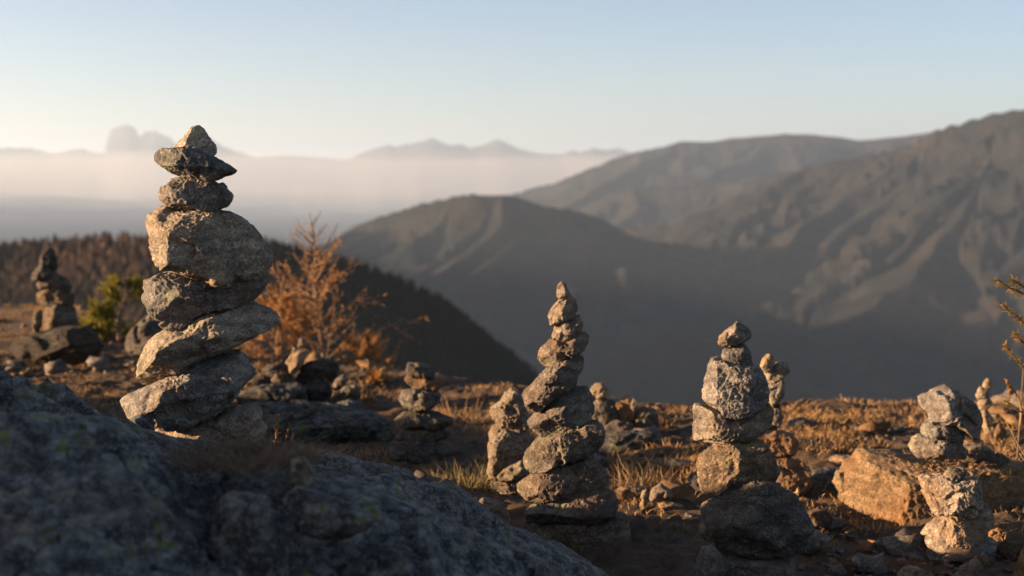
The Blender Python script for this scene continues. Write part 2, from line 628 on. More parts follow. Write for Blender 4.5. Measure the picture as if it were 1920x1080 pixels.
# keep the crest at the height it has in the photograph
CREST = [(-900,560),(-400,620),(-120,668),(0,690),(40,692),(80,702),(120,733),(155,765),(190,788),(250,802),(330,834),(450,850),(560,842),(650,864),(740,879),(830,891),(870,926),(930,970),(1000,1016),(1080,1056),(1160,1095),(1500,1250)]
fwd = q2[:, 1] * CP - (oz - CAMZ) * SP
upc = q2[:, 1] * SP + (oz - CAMZ) * CP
ppx, ppy = 960 + F * q2[:, 0] / fwd, 540 - F * upc / fwd
NEAR = [(-900,640),(-300,740),(-100,768),(0,773),(100,777),(190,795),(280,828),(360,868),(470,898),(600,914),(720,938),(830,975),(940,1022),(1020,1062),(1100,1100),(1500,1260)]
wn = np.clip((q2[:, 1] - 2.32) / .3, 0, 1)
wn = np.where((ppx < 200) & (q2[:, 1] > 2.3), 1, wn)
tgt = wn * np.interp(ppx, [c[0] for c in CREST], [c[1] for c in CREST]) + (1 - wn) * np.interp(ppx, [c[0] for c in NEAR], [c[1] for c in NEAR])
tgt = tgt
over = np.clip(tgt - ppy, 0, None) * (ppx > -700)
oz = oz - over * fwd / F * 0.97
q3 = np.stack([q2[:, 0], q2[:, 1], oz], 1)
bump = (0.9 * step + 0.020 * fbm(q3 * 5, 3, 5) + 0.030 * (ridged(q3 * np.array([8, 5, 10]), 4, 6) - .35)
        + 0.020 * (ridged(q3 * 19, 3, 7) - .35) + 0.011 * (ridged(q3 * 42, 3, 8) - .35) + 0.006 * fbm(q3 * 85, 3, 9))
oz = oz + bump * np.clip(q2[:, 1] / 2.4, .8, 1) - .016
fwd = q2[:, 1] * CP - (oz - CAMZ) * SP
ppx, ppy = 960 + F * q2[:, 0] / fwd, 540 - F * (q2[:, 1] * SP + (oz - CAMZ) * CP) / fwd
tgt = wn * np.interp(ppx, [c[0] for c in CREST], [c[1] for c in CREST]) + (1 - wn) * np.interp(ppx, [c[0] for c in NEAR], [c[1] for c in NEAR])
oz = oz - np.clip(tgt - ppy, 0, None) * (ppx > -700) * fwd / F * 0.72
v = np.stack([q2[:, 0], q2[:, 1], oz], 1)
crop = link('rock_outcrop', mesh_np('rock_outcrop', v, grid_faces(len(xs), len(ys))), M_CROP)
crop.color = (1.0, 0.97, 0.93, 1)
tag(crop, 'shaded bluish grey bedrock outcrop sloping down from the tall cairn', 'rock')

fwd = q2[:, 1] * CP - (oz - CAMZ) * SP
CROPX, CROPY = 960 + F * q2[:, 0] / fwd, 540 - F * (q2[:, 1] * SP + (oz - CAMZ) * CP) / fwd


def crop_depth(px, py, r=9):
    """depth at which the line of sight of a photo pixel meets the outcrop"""
    m = np.hypot(CROPX - px, CROPY - py) < r
    return float(q2[m, 1].min()) if m.any() else 2.0


# ---- tall cairn on the outcrop (top to bottom)
g = 'stones of the tall cairn on the outcrop'
YA = 2.97
stone('pale pyramid shaped granite stone, topmost on the tall cairn', A_((398,182),(440,140),(495,90),(515,62),(545,55),(575,80),(605,120),(640,165),(643,205),(630,235),(590,215),(540,198),(470,190),(415,188)), YA, g,
      th=1.1, p=2.2, fac=[(-.75,-.6,.35,.6),(.35,-.9,.3,.66)], ncut=1, lvl=6, cells=6, col=1.5, grow=1.04)
stone('dark spindle shaped stone tapering to a point, under the pyramid stone', A_((278,230),(295,195),(330,180),(400,183),(480,186),(545,196),(600,218),(650,243),(720,280),(770,312),(773,328),(740,340),(690,355),(650,372),(600,376),(540,370),(480,368),(425,352),(370,325),(320,290),(285,262)), YA-.02, g,
      M_DARK, 1.15, th=1.0, fac=[(.1,-.9,.4,.8),(.05,-.8,-.5,.8)], lvl=7)
stone('rounded oblong knobbly stone between the spindle stone and the big block', A_((312,440),(325,415),(360,400),(390,368),(430,358),(480,362),(560,362),(640,370),(690,400),(720,430),(743,468),(735,505),(712,535),(660,558),(620,565),(560,552),(500,548),(440,535),(380,533),(340,525),(318,490)), YA, g,
      None, 1.15, th=1.0, lvl=7, rough=1.2, pits=.5, fac=[(.2,-.95,.1,.85)])
stone('biggest block of the tall cairn, with a rough sunlit cheek and a smooth shaded face', A_((218,620),(235,570),(280,545),(345,533),(430,531),(520,543),(600,558),(700,575),(790,610),(880,655),(910,700),(930,770),(970,830),(972,880),(955,930),(900,958),(830,975),(740,1000),(680,992),(600,968),(540,948),(490,925),(430,905),(350,908),(300,890),(265,845),(245,760),(250,700),(225,665)), YA, g,
      None, 1.22, th=.95, p=3.2, lvl=7, rough=1.1, fac=[(-.80,-.58,.0,.55),(.28,-.93,.22,.62),(.2,-.7,.7,.8)], ncut=3, cells=22)
stone('wedge shaped stone with a blunt broken end, below the biggest block', [(265,524),(292,519),(312,511),(325,503),(342,501),(361,506),(380,513),(400,522),(428,528),(455,525),(480,519),(499,516),(499,535),(491,546),(483,555),(470,565),(458,573),(427,576),(404,587),(389,593),(370,602),(348,614),(335,619),(320,617),(304,601),(282,585),(270,564),(265,540)], YA+.01, g,
      M_DARK, 1.45, th=.95, p=2.8, lvl=7, fac=[(-.85,-.5,.1,.7),(.15,-.95,-.25,.7),(.1,-.75,.65,.8)], ncut=3)
stone('long slab jutting far out to the right, tilted, under the wedge stone', B_((178,470),(200,400),(250,320),(310,272),(380,240),(430,243),(500,220),(600,165),(700,125),(800,91),(880,90),(950,118),(1040,148),(1050,185),(1035,215),(970,245),(900,285),(800,328),(740,363),(650,405),(540,455),(430,505),(330,548),(260,570),(215,578),(185,530)), YA, g,
      None, 1.22, th=1.0, p=2.4, lvl=7, fac=[(-.8,-.5,.3,.7),(.25,-.85,.45,.72),(.2,-.85,-.45,.75)], ncut=3)
stone('broad stone poking out to the left, second from the bottom of the tall cairn', B_((73,675),(110,635),(190,600),(290,567),(400,515),(480,476),(560,436),(640,398),(740,368),(790,365),(820,400),(845,450),(885,490),(885,520),(850,560),(790,610),(760,655),(720,700),(650,752),(580,788),(500,815),(420,832),(370,842),(310,830),(270,795),(220,758),(150,760),(100,720)), YA, g,
      None, 1.28, th=1.0, p=2.5, lvl=7, fac=[(-.6,-.6,.5,.72),(.2,-.92,.3,.7),(.3,-.8,-.5,.75)], ncut=3, rough=1.25)
stone('rusty base stone of the tall cairn resting on the outcrop', B_((270,860),(360,825),(450,808),(550,795),(620,765),(700,725),(790,703),(870,695),(925,720),(930,770),(915,800),(938,850),(915,890),(880,950),(760,985),(640,1000),(500,985),(380,940),(300,900)), YA+.03, g,
      None, (1.35,1.25,1.15), th=1.1, lvl=7, rough=1.3)

# ---- slender cairn in the middle
g = 'stones of the slender cairn in the middle'
YM = 3.42
stone('small upright fingertip stone on the very top of the slender cairn', C_((587,170),(595,130),(622,100),(650,115),(675,160),(690,195),(672,212),(625,216),(600,219),(588,200)), YM, g, M_TAN, 1.15, lvl=5, th=.9, cells=8, fac=[(-.5,-.85,.1,.8)])
stone('angular lopsided stone second from the top of the slender cairn', C_((530,330),(550,290),(600,235),(640,206),(690,200),(720,225),(738,270),(735,295),(722,312),(727,335),(680,356),(620,380),(575,395),(545,394),(540,360)), YM, g, M_TAN, 1.0, lvl=6, th=.9, cells=12, fac=[(-.7,-.6,.35,.75),(.3,-.9,.2,.8)])
stone('small knobbly stone third from the top of the slender cairn', C_((562,460),(575,430),(572,393),(620,376),(680,350),(740,326),(760,370),(758,410),(742,453),(700,480),(650,506),(610,510),(575,493)), YM, g, None, 1.1, lvl=6, rough=1.4, cells=12)
stone('tilted potato shaped stone fourth from the top of the slender cairn', C_((460,600),(475,570),(520,520),(560,488),(620,496),(680,474),(740,445),(775,441),(805,470),(800,520),(770,570),(720,600),(660,632),(600,655),(540,682),(500,676),(470,635)), YM, g, None, (1.0,.95,.88), lvl=6, fac=[(-.7,-.5,.5,.75)], cells=12)
stone('long steeply leaning stone above the squarish block of the slender cairn', C_((363,870),(380,835),(430,800),(480,740),(540,676),(600,645),(690,612),(740,586),(775,608),(778,660),(755,710),(720,772),(704,808),(640,838),(580,872),(540,912),(500,958),(460,980),(420,978),(380,930)), YM-.01, g, None, (1.05,.98,.9), lvl=7, fac=[(-.75,-.5,.4,.72),(.35,-.9,.2,.75)], cells=12)
stone('squarish two-toned block at the waist of the slender cairn', [(987,795),(999,781),(1019,769),(1030,757),(1038,742),(1058,731),(1080,727),(1099,726),(1106,733),(1112,750),(1115,767),(1111,779),(1100,790),(1075,802),(1055,810),(1035,818),(1017,821),(1005,813),(993,803)], YM, g, None, .95, lvl=7, p=3, fac=[(-.5,-.65,.6,.72),(.35,-.9,.1,.72)], cells=12)
stone('dark smooth loaf shaped stone below the waist of the slender cairn', D_((403,350),(420,300),(470,245),(540,197),(600,176),(680,140),(780,106),(870,100),(910,130),(932,190),(925,240),(880,285),(830,318),(760,330),(700,345),(620,370),(560,402),(510,426),(450,430),(415,395)), YM-.01, g, M_DARK, 1.05, lvl=7, fac=[(-.75,-.55,.3,.75),(.2,-.95,-.1,.8)], cells=12)
stone('brown squared stone with a steep right end, third from the ground', D_((357,510),(380,480),(440,438),(500,420),(580,390),(680,350),(760,328),(840,313),(885,370),(925,430),(945,490),(900,510),(830,540),(760,558),(680,570),(600,592),(540,610),(480,612),(420,602),(390,570),(365,540)), YM, g, M_DARK, (1.2,1.05,.9), lvl=7, p=3, fac=[(-.7,-.6,.35,.75),(.15,-.97,.05,.75)], cells=12)
stone('bluish grey flat stone second from the ground in the slender cairn', D_((420,690),(450,655),(540,606),(620,580),(720,549),(800,529),(900,526),(980,555),(1005,600),(1012,650),(985,695),(900,715),(800,722),(700,740),(620,755),(540,760),(470,744),(430,720)), YM-.02, g, None, (.78,.8,.84), lvl=7, fac=[(.1,-.8,.6,.8)], cells=12)
stone('dark blocky base stone under the slender cairn', D_((330,830),(430,770),(560,750),(700,727),(850,707),(1000,696),(1060,712),(1085,780),(1090,850),(1080,950),(1065,1030),(980,1060),(850,1060),(700,1060),(520,1060),(380,960)), YM, g, M_DARK, (1.0,.9,.8), lvl=7, p=3.4, fac=[(.1,-.98,.1,.7),(.85,-.5,.1,.8)], ncut=3, cells=12)

# ---- stout cairn at the right
g = 'stones of the stout cairn with the big dark boulder'
YR = 2.80
stone('speckled cap stone with a sunlit slanting top, highest on the stout cairn', E_((443,245),(460,205),(500,170),(550,125),(590,103),(640,125),(680,150),(693,190),(680,225),(640,262),(580,285),(520,303),(470,292),(445,270)), YR, g, None, 1.05, lvl=6, fac=[(-.6,-.35,.7,.7),(.2,-.95,-.1,.75)], ncut=3, cells=14)
stone('dark stubby neck stone under the cap of the stout cairn', E_((463,360),(480,320),(520,297),(590,275),(640,258),(680,320),(700,380),(712,430),(695,468),(640,462),(570,452),(510,445),(475,405)), YR+.01, g, M_DARK, 1.1, lvl=6, cells=12)
stone('big pale cracked block with a sunlit left edge on the stout cairn', E_((323,640),(345,580),(370,520),(380,440),(400,390),(450,386),(480,395),(510,430),(620,438),(700,444),(770,458),(800,500),(825,560),(845,640),(840,720),(790,778),(720,810),(650,835),(580,843),(510,838),(450,820),(420,775),(370,738),(335,700)), YR, g, None, 1.12, lvl=7, p=3.2, th=.9, fac=[(-.9,-.4,.1,.7),(-.08,-.98,.15,.62),(.45,-.88,.1,.7)], ncut=2, cells=20)
stone('saddle shaped stone with a pale sunlit left corner under the big pale cracked block', E_((237,860),(250,800),(265,750),(300,743),(360,760),(420,775),(470,822),(560,838),(660,818),(740,775),(790,738),(840,723),(865,770),(850,840),(830,910),(780,950),(700,985),(620,1015),(540,1022),(440,1022),(340,1018),(260,1010),(240,960)), YR, g, None, 1.0, lvl=7, p=3, fac=[(-.78,-.62,.1,.68),(.15,-.9,.4,.72)], ncut=3, cells=12)
stone('pitted brown stone sitting on the big dark boulder', G_((262,280),(290,210),(340,150),(430,110),(520,85),(620,70),(700,88),(750,125),(790,190),(820,270),(862,320),(860,370),(835,403),(740,412),(640,405),(560,405),(480,415),(400,455),(350,490),(295,465),(280,400),(280,330)), YR, g, M_DARK, (1.25,1.05,.85), lvl=7, pits=.45, fac=[(-.75,-.6,.2,.72),(.2,-.95,.1,.75),(.1,-.6,.8,.85)], cells=12)
stone('big round dark boulder carrying the stout cairn', G_((310,600),(340,530),(390,460),(440,405),(520,380),(620,384),(720,392),(820,403),(900,445),(980,500),(1010,560),(1050,640),(1080,700),(1065,760),(1040,800),(1035,870),(1000,910),(920,928),(820,925),(700,928),(600,918),(500,905),(420,888),(370,800),(330,720),(308,660)), YR-.03, g, M_DARK, .75, lvl=7, p=2.6, th=.85, fac=[(.1,-.98,.1,.75),(.4,-.75,.5,.8)], cells=12)
stone('grey cracked base stone under the big dark boulder', G_((245,1040),(270,960),(310,890),(420,872),(520,888),(640,898),(760,905),(900,918),(965,950),(980,1000),(975,1080),(960,1150),(600,1170),(250,1150)), YR, g, None, .85, lvl=7, th=1.1, cells=12)
stone('small round dark stone wedged at the left of the pitted brown stone', G_((192,385),(215,345),(255,325),(290,335),(300,470),(250,465),(210,430)), YR+.16, g, M_DARK, 1.1, lvl=5, cells=12)
stone('thin upright pale plate leaning behind the big dark boulder', G_((278,590),(300,545),(345,530),(360,600),(330,700),(295,655)), YR+.12, g, M_TAN, .95, lvl=5, cells=12)
stone('pale lump behind the lower left of the big dark boulder', G_((278,720),(300,655),(345,700),(380,830),(320,830),(280,790)), YR+.14, g, M_TAN, .9, lvl=5, cells=12)

# ---- narrow crooked cairn behind the stout cairn
g = 'stones of the crooked cairn behind the stout cairn'
YQ = 4.0
stone('upright thumb stone on top of the crooked cairn', E_((768,450),(800,370),(840,345),(875,370),(885,425),(850,490),(800,490)), YQ, g, M_TAN, .9, lvl=5)
stone('slanting dark stone leaning against the thumb stone', E_((805,505),(860,440),(910,410),(950,395),(985,430),(997,475),(960,520),(910,555),(850,590),(825,565)), YQ+.02, g, M_DARK, 1.35, lvl=5)
stone('rough middle stone of the crooked cairn, half hidden by the pale block', E_((820,600),(900,575),(945,525),(962,640),(940,690),(890,750),(850,765),(810,690)), YQ, g, M_DARK, 1.4, lvl=5)
stone('grey triangular stone beside the saddle shaped stone', E_((820,860),(870,765),(920,738),(940,800),(938,880),(890,945),(830,950)), YQ, g, None, .9, lvl=5)
stone('reddish brick shaped stone low in the crooked cairn', G_((640,70),(740,40),(850,38),(960,60),(988,100),(975,180),(920,215),(820,232),(740,190),(680,120)), YQ-.05, g, M_TAN, (.85,.72,.62), lvl=6, p=3.2)
stone('pinkish speckled boulder at the foot of the crooked cairn', G_((780,240),(900,228),(1000,245),(1060,300),(1080,340),(1070,420),(1010,480),(960,500),(860,470),(800,380)), YQ-.08, g, M_TAN, (.8,.72,.68), lvl=6)
stone('brown boulder with a small bright notch right of the crooked cairn', G_((960,470),(1060,370),(1150,400),(1165,460),(1135,550),(1060,610),(1000,570)), YQ, 'loose stones on the dirt', M_TAN, (.72,.6,.52), lvl=5, name='field_stone')
stone('tiny bright pebble perched on the brown boulder', G_((972,475),(990,432),(1007,460),(992,500)), YQ-.14, 'loose stones on the dirt', M_TAN, 1.1, lvl=4, name='field_stone')
stone('low rounded brown stone right of the big dark boulder', G_((1050,620),(1130,590),(1200,610),(1240,660),(1210,730),(1120,745),(1070,710)), 3.55, 'loose stones on the dirt', M_TAN, (.6,.5,.45), lvl=5, name='field_stone')

# ---- narrow cairn left of the slender cairn
g = 'stones of the narrow cairn beside the slender cairn'
YL = 3.92
stone('peaked lumpy stone on top of the narrow cairn', [(919,770),(927,762),(938,755),(947,739),(958,728),(969,733),(977,747),(985,765),(993,780),(990,800),(975,812),(955,809),(938,798),(925,785)], YL, g, M_TAN, 1.0, lvl=6, rough=1.5)
stone('tall blocky sunlit stone in the middle of the narrow cairn', D_((190,190),(215,140),(260,118),(330,150),(440,170),(450,215),(420,290),(400,350),(330,400),(280,440),(240,468),(200,458),(180,420),(195,350),(190,270)), YL, g, M_TAN, 1.0, lvl=6, p=3, rough=1.2)
stone('flat shaded stone tucked under the tall block of the narrow cairn', D_((240,450),(290,400),(340,375),(400,345),(440,390),(450,430),(390,468),(300,480),(250,475)), YL-.05, g, M_TAN, .9, lvl=5)
stone('crumbly base stone of the narrow cairn', D_((205,520),(230,470),(290,465),(400,455),(470,465),(470,540),(430,612),(340,622),(260,612),(215,575)), YL, g, M_TAN, .85, lvl=6, rough=1.5)
stone('low reddish brown rock under the narrow cairn', D_((90,600),(170,558),(230,588),(330,612),(440,600),(520,640),(500,740),(400,800),(290,810),(190,790),(110,700)), YL-.12, 'loose stones on the dirt', M_TAN, (.62,.5,.43), lvl=6, name='field_stone')

# ---- little twisted stack on the dirt between the two cairns
g = 'stones of the little twisted stack on the dirt'
YN = 3.68
stone('small pale chip on top left of the little twisted stack', Y_((475,850),(490,810),(515,798),(520,862),(485,870)), YN, g, M_TAN, 1.05, lvl=4)
stone('small bright knob below the pale chip in the little stack', Y_((470,905),(490,858),(518,870),(512,930),(480,940)), YN-.01, g, M_TAN, 1.1, lvl=4)
stone('peaked brown stone at the head of the little twisted stack', Y_((530,850),(560,790),(600,768),(650,788),(685,830),(640,890),(550,895)), YN+.05, g, M_TAN, .85, lvl=5)
stone('blocky brown stone in the body of the little twisted stack', Y_((580,980),(590,890),(640,880),(740,895),(745,965),(680,1005),(600,1000)), YN+.03, g, M_TAN, .8, lvl=5)
stone('shaded round stone at the foot of the little twisted stack', Y_((478,1060),(490,1000),(550,972),(610,1000),(620,1055),(560,1085),(500,1085)), YN-.04, g, M_TAN, (.65,.55,.48), lvl=5)
stone('slim bright chip standing left of the little twisted stack', Y_((440,1020),(450,965),(480,930),(488,1000),(462,1035)), YN-.02, g, M_TAN, 1.05, lvl=4)

# ---- right hand boulder with its cairn
g = 'stones stacked on the tan boulder'
YT = 3.75
stone('huge tan boulder with a flat top and pitted sunlit side', I_((165,500),(175,380),(190,290),(225,220),(285,200),(320,140),(370,125),(480,140),(600,150),(700,178),(900,200),(1100,205),(1400,205),(1650,240),(1760,330),(1790,560),(1700,800),(1400,780),(1000,740),(830,700),(700,680),(500,650),(330,640),(215,630),(170,580)), YT+.06, None, M_TAN, (.95,.82,.66), th=.75, p=5.5, lvl=8, name='boulder', cat='boulder', rough=1.4, pits=.7, grow=.99, fac=[(-.75,-.65,.1,.6),(.35,-.93,.1,.62),(.0,-.35,.94,.8)], ncut=0, cells=0)
stone('grey brick shaped stone with a bright left end lying on the tan boulder', H_((740,790),(770,730),(820,698),(900,708),(1000,728),(1100,745),(1200,785),(1225,850),(1190,900),(1050,905),(900,905),(800,885),(755,835)), YT, g, None, .95, lvl=6, p=3.2, fac=[(-.8,-.55,.1,.75),(.4,-.9,.1,.72)], ncut=2)
stone('middle stone half bright half shaded in the stack on the tan boulder', H_((840,650),(870,610),(920,570),(1000,572),(1100,605),(1190,652),(1210,720),(1190,772),(1100,755),(1000,740),(900,722),(845,692)), YT, g, None, 1.0, lvl=6, fac=[(-.75,-.62,.1,.68),(.45,-.88,.1,.7)], ncut=2)
stone('leaning top stone with a bright beak and a dark flank above the tan boulder', H_((840,390),(870,360),(950,330),(1020,305),(1070,292),(1110,320),(1180,350),(1280,420),(1340,500),(1360,580),(1340,680),(1310,735),(1240,715),(1180,655),(1080,600),(990,590),(925,575),(915,515),(870,480),(845,430)), YT, g, None, 1.1, lvl=6, p=3, fac=[(-.72,-.68,.0,.6),(.55,-.82,.15,.62)], ncut=1)
stone('flat dark stone lying on the tan boulder beside the grey brick shaped stone', H_((1195,800),(1280,778),(1400,788),(1450,850),(1465,925),(1380,945),(1280,940),(1200,905)), YT+.08, g, M_DARK, 1.0, lvl=5)
stone('small dark bit of rubble on the rim of the tan boulder', H_((1450,880),(1490,850),(1540,868),(1590,905),(1565,950),(1490,950)), YT+.02, g, M_DARK, 1.2, lvl=5)

# ---- pale figure-like stack far right
g = 'stones of the pale figure-like stack at the plateau edge'
YU = 4.7
stone('pale round head stone of the figure-like stack', H_((1362,290),(1370,245),(1400,222),(1432,248),(1432,300),(1400,325)), YU, g, M_TAN, 1.0, lvl=4)
stone('shoulder stone of the figure-like stack', H_((1305,360),(1340,295),(1395,305),(1415,370),(1370,405),(1320,400)), YU, g, M_TAN, 1.0, lvl=4)
stone('chest stone of the figure-like stack', H_((1318,430),(1340,395),(1400,375),(1435,410),(1432,465),(1380,495),(1330,485)), YU, g, M_TAN, 1.0, lvl=4)
stone('long thin body stone of the figure-like stack', H_((1345,500),(1400,480),(1430,540),(1450,640),(1440,720),(1390,740),(1370,640)), YU, g, M_TAN, .95, lvl=4)
stone('splayed base stone of the figure-like stack', H_((1320,760),(1350,700),(1420,660),(1480,590),(1540,660),(1570,760),(1540,860),(1380,860)), YU, g, M_TAN, (.8,.62,.48), lvl=5)

# ---- front right cairn
g = 'stones of the crumbling cairn before the tan boulder'
YV = 3.28
stone('small crumbly wedge lying on top of the crumbling cairn', I_((925,360),(960,290),(1000,240),(1090,226),(1135,260),(1115,305),(1050,360),(980,385),(935,382)), YV-.02, g, M_TAN, .8, lvl=6, rough=1.3, pits=.6)
stone('pitted square stone under the wedge of the crumbling cairn', I_((785,325),(830,303),(930,288),(1000,320),(1100,310),(1190,300),(1215,340),(1240,430),(1265,510),(1240,545),(1160,598),(1060,612),(960,602),(880,592),(840,520),(810,440)), YV, g, M_GRANITE, (1.5,1.42,1.32), lvl=7, p=3.4, pits=.7, rough=1.0, fac=[(-.5,-.85,.1,.7),(.85,-.5,.1,.75)], ncut=1)
stone('ragged stone with a torn sunlit end in the middle of the crumbling cairn', I_((775,760),(840,690),(920,640),(945,595),(1100,600),(1190,560),(1310,565),(1350,610),(1340,680),(1290,765),(1200,840),(1120,865),(1000,880),(900,888),(830,845)), YV, g, M_GRANITE, (1.5,1.42,1.32), lvl=7, p=2.8, rough=1.1, pits=.4, fac=[(-.62,-.75,.2,.68),(.6,-.78,.1,.72)], ncut=2)
stone('broad ragged base stone of the crumbling cairn', I_((803,890),(850,845),(1000,862),(1150,832),(1280,760),(1370,830),(1380,900),(1340,1000),(1200,1070),(1000,1100),(850,1090),(810,980)), YV, g, M_GRANITE, (1.5,1.42,1.32), lvl=7, p=2.8, rough=1.1, pits=.4, fac=[(-.65,-.72,.2,.68),(.6,-.78,.1,.72)], ncut=2)
g = 'loose stones on the dirt'
stone('sharp triangular stone leaning at the foot of the crumbling cairn', I_((1010,1110),(1100,1015),(1210,950),(1260,1000),(1275,1120),(1100,1140)), 3.02, g, None, .8, lvl=6, name='field_stone', fac=[(-.5,-.5,.7,.7)])
stone('flat orange stone in the sun right of the crumbling cairn', I_((1285,745),(1370,703),(1440,728),(1470,785),(1430,820),(1370,825),(1300,790)), 3.42, g, M_TAN, (1.1,.85,.6), lvl=5, name='field_stone')
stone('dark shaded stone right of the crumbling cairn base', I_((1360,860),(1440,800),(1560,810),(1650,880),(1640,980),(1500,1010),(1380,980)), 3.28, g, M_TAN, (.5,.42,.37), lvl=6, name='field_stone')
stone('upright brown cube of rubble standing on the dirt before the tan boulder', I_((200,990),(205,935),(235,920),(268,935),(272,1005),(240,1025),(210,1020)), 3.25, g, M_TAN, (.6,.5,.44), lvl=5, name='field_stone')
stone('small pale cobble left of the crumbling cairn base', I_((570,985),(600,940),(650,940),(690,975),(660,1010),(590,1010)), 3.25, g, M_TAN, .8, lvl=5, name='field_stone')
stone('long low sunlit slab at the lower edge before the crumbling cairn', I_((590,1060),(650,1015),(760,1010),(830,1050),(820,1120),(600,1120)), 3.1, g, M_TAN, .9, lvl=5, name='field_stone')
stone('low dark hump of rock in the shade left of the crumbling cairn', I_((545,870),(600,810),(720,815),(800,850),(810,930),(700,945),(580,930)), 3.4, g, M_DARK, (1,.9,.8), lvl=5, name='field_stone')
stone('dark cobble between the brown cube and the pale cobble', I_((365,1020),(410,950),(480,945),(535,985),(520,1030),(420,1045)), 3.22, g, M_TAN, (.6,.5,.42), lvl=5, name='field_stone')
stone('knobbly sunlit cobble at the lower edge right of the stout cairn', I_((25,1045),(90,995),(160,1000),(200,1050),(150,1100),(50,1100)), 3.12, g, M_TAN, .85, lvl=5, name='field_stone', rough=1.6)

# ---- far left cairn on a dark boulder, rock beside the tall cairn
g = 'stones of the hazy cairn on the dark boulder'
YK = 6.8
stone('dark pointed top stone of the hazy cairn', K_((265,290),(285,210),(330,160),(370,190),(390,260),(360,320),(290,320)), YK, g, M_DARK, 0.50, lvl=5)
stone('pale round stone sticking out left in the hazy cairn', K_((215,360),(245,300),(300,285),(345,310),(340,365),(260,385),(225,388)), YK-.03, g, None, 0.56, lvl=5)
stone('slanting flat stone across the middle of the hazy cairn', K_((240,405),(290,372),(370,325),(430,355),(485,420),(475,455),(360,445),(260,440)), YK, g, None, 0.50, lvl=5)
stone('brownish stone above the round base stone of the hazy cairn', K_((248,470),(330,430),(430,440),(492,480),(492,545),(400,550),(290,560),(255,515)), YK, g, M_TAN, 0.46, lvl=5)
stone('round base stone of the hazy cairn with a sunlit cheek', K_((285,690),(288,600),(330,538),(420,518),(490,545),(515,640),(505,715),(380,720),(300,720)), YK, g, None, 0.56, lvl=5, fac=[(-.7,-.7,.1,.65)])
stone('slim upright sliver standing left of the hazy cairn base', K_((222,735),(232,600),(270,575),(285,640),(262,740)), YK-.1, g, M_TAN, 0.50, lvl=4)
stone('low dark boulder under the hazy cairn', K_((80,830),(130,770),(220,728),(330,715),(450,690),(600,680),(660,730),(700,810),(660,900),(500,950),(300,940),(130,910)), YK-.1, None, M_DARK, 0.46, lvl=6, name='boulder', cat='boulder')
stone('grooved grey rock leaning in the grass behind the tall cairn', K_((840,800),(880,735),(950,655),(1010,598),(1060,615),(1110,670),(1150,740),(1130,860),(1000,900),(890,890),(855,850)), 6.0, None, None, 0.46, lvl=6, name='boulder', cat='boulder', fac=[(-.5,-.5,.7,.7),(.3,-.9,.3,.75)])

# ---- rubble heap cairn before the larch; most tints lowered to carry its shade
g = 'stones of the rubble heap below the larch'
YW = 5.5
stone('long grey slab at the front of the rubble heap', W_((-10,520),(60,470),(180,445),(300,430),(430,428),(485,450),(492,540),(400,565),(250,578),(110,565),(20,560)), YW-.1, g, None, 0.52, lvl=6, p=3.2)
stone('dark flat stone on the upper left of the rubble heap', W_((178,350),(230,303),(300,287),(360,310),(385,365),(300,378),(220,375)), YW, g, M_DARK, 0.58, lvl=5)
stone('black slab end poking out at the left of the rubble heap', W_((115,405),(180,375),(240,388),(255,425),(200,448),(130,445)), YW, g, M_DARK, 0.47, lvl=5)
stone('rounded grey stone between the dark flat stone and the long slab', W_((240,405),(290,348),(360,348),(405,400),(390,438),(290,440)), YW-.02, g, None, 0.47, lvl=5)
stone('bright cream upright stone crowning the rubble heap', W_((343,285),(380,235),(440,208),(492,200),(485,250),(445,320),(402,372),(375,358),(368,312)), YW-.03, g, M_TAN, 1.15, lvl=5, fac=[(-.4,-.9,.1,.75)])
stone('dark broad stone right of the cream stone in the rubble heap', W_((440,320),(500,278),(600,262),(695,288),(705,335),(620,390),(540,400),(450,370)), YW, g, M_DARK, 0.50, lvl=5)
stone('dark round stone in the middle of the rubble heap', W_((470,500),(490,410),(560,385),(640,425),(660,500),(600,550),(500,555)), YW, g, M_DARK, 0.68, lvl=5)
stone('dark filler stone under the cream stone', W_((395,430),(430,360),(500,350),(560,385),(540,430),(440,445)), YW+.03, g, M_DARK, 0.58, lvl=5)
stone('pale leaning leaf shaped stone at the right of the rubble heap', W_((655,460),(680,400),(740,358),(758,400),(735,455),(680,480)), YW-.05, g, None, 0.61, lvl=5)
stone('low rounded pale stone at the right foot of the rubble heap', W_((685,505),(740,450),(820,438),(855,480),(850,530),(760,545),(695,535)), YW-.1, g, None, 0.58, lvl=5)
stone('pale small stone behind the leaf shaped stone', W_((615,390),(650,330),(705,328),(710,380),(650,420)), YW+.05, g, None, 0.58, lvl=5)
stone('small pale peg on the cream stone', W_((383,220),(395,183),(418,188),(420,230)), YW, g, M_TAN, .9, lvl=4)
stone('thin flat plate under the tip stone of the rubble heap', W_((410,205),(440,184),(502,174),(505,200),(430,218)), YW, g, M_DARK, 0.65, lvl=4)
stone('tiny tip stone at the top of the rubble heap', W_((425,185),(435,130),(460,118),(482,150),(492,180),(440,190)), YW, g, M_TAN, .85, lvl=4)
stone('bluish flat rock lying on the ledge before the rubble heap', W_((655,610),(700,560),(780,538),(850,555),(880,605),(800,635),(700,640)), 5.0, 'loose stones on the dirt', None, (.55,.6,.66), lvl=5, name='field_stone')
stone('wide shaded bedrock ledge before the rubble heap', W_((-150,640),(0,590),(100,572),(400,568),(700,590),(980,630),(1080,710),(1080,800),(1000,880),(600,940),(200,940),(-150,860)), 4.75, None, M_CROP, (.45,.47,.45), lvl=7, th=.7, name='bedrock_ledge', cat='rock', fac=[(0,-.5,.85,.8)])  # low tint puts the ledge's shade into its colour

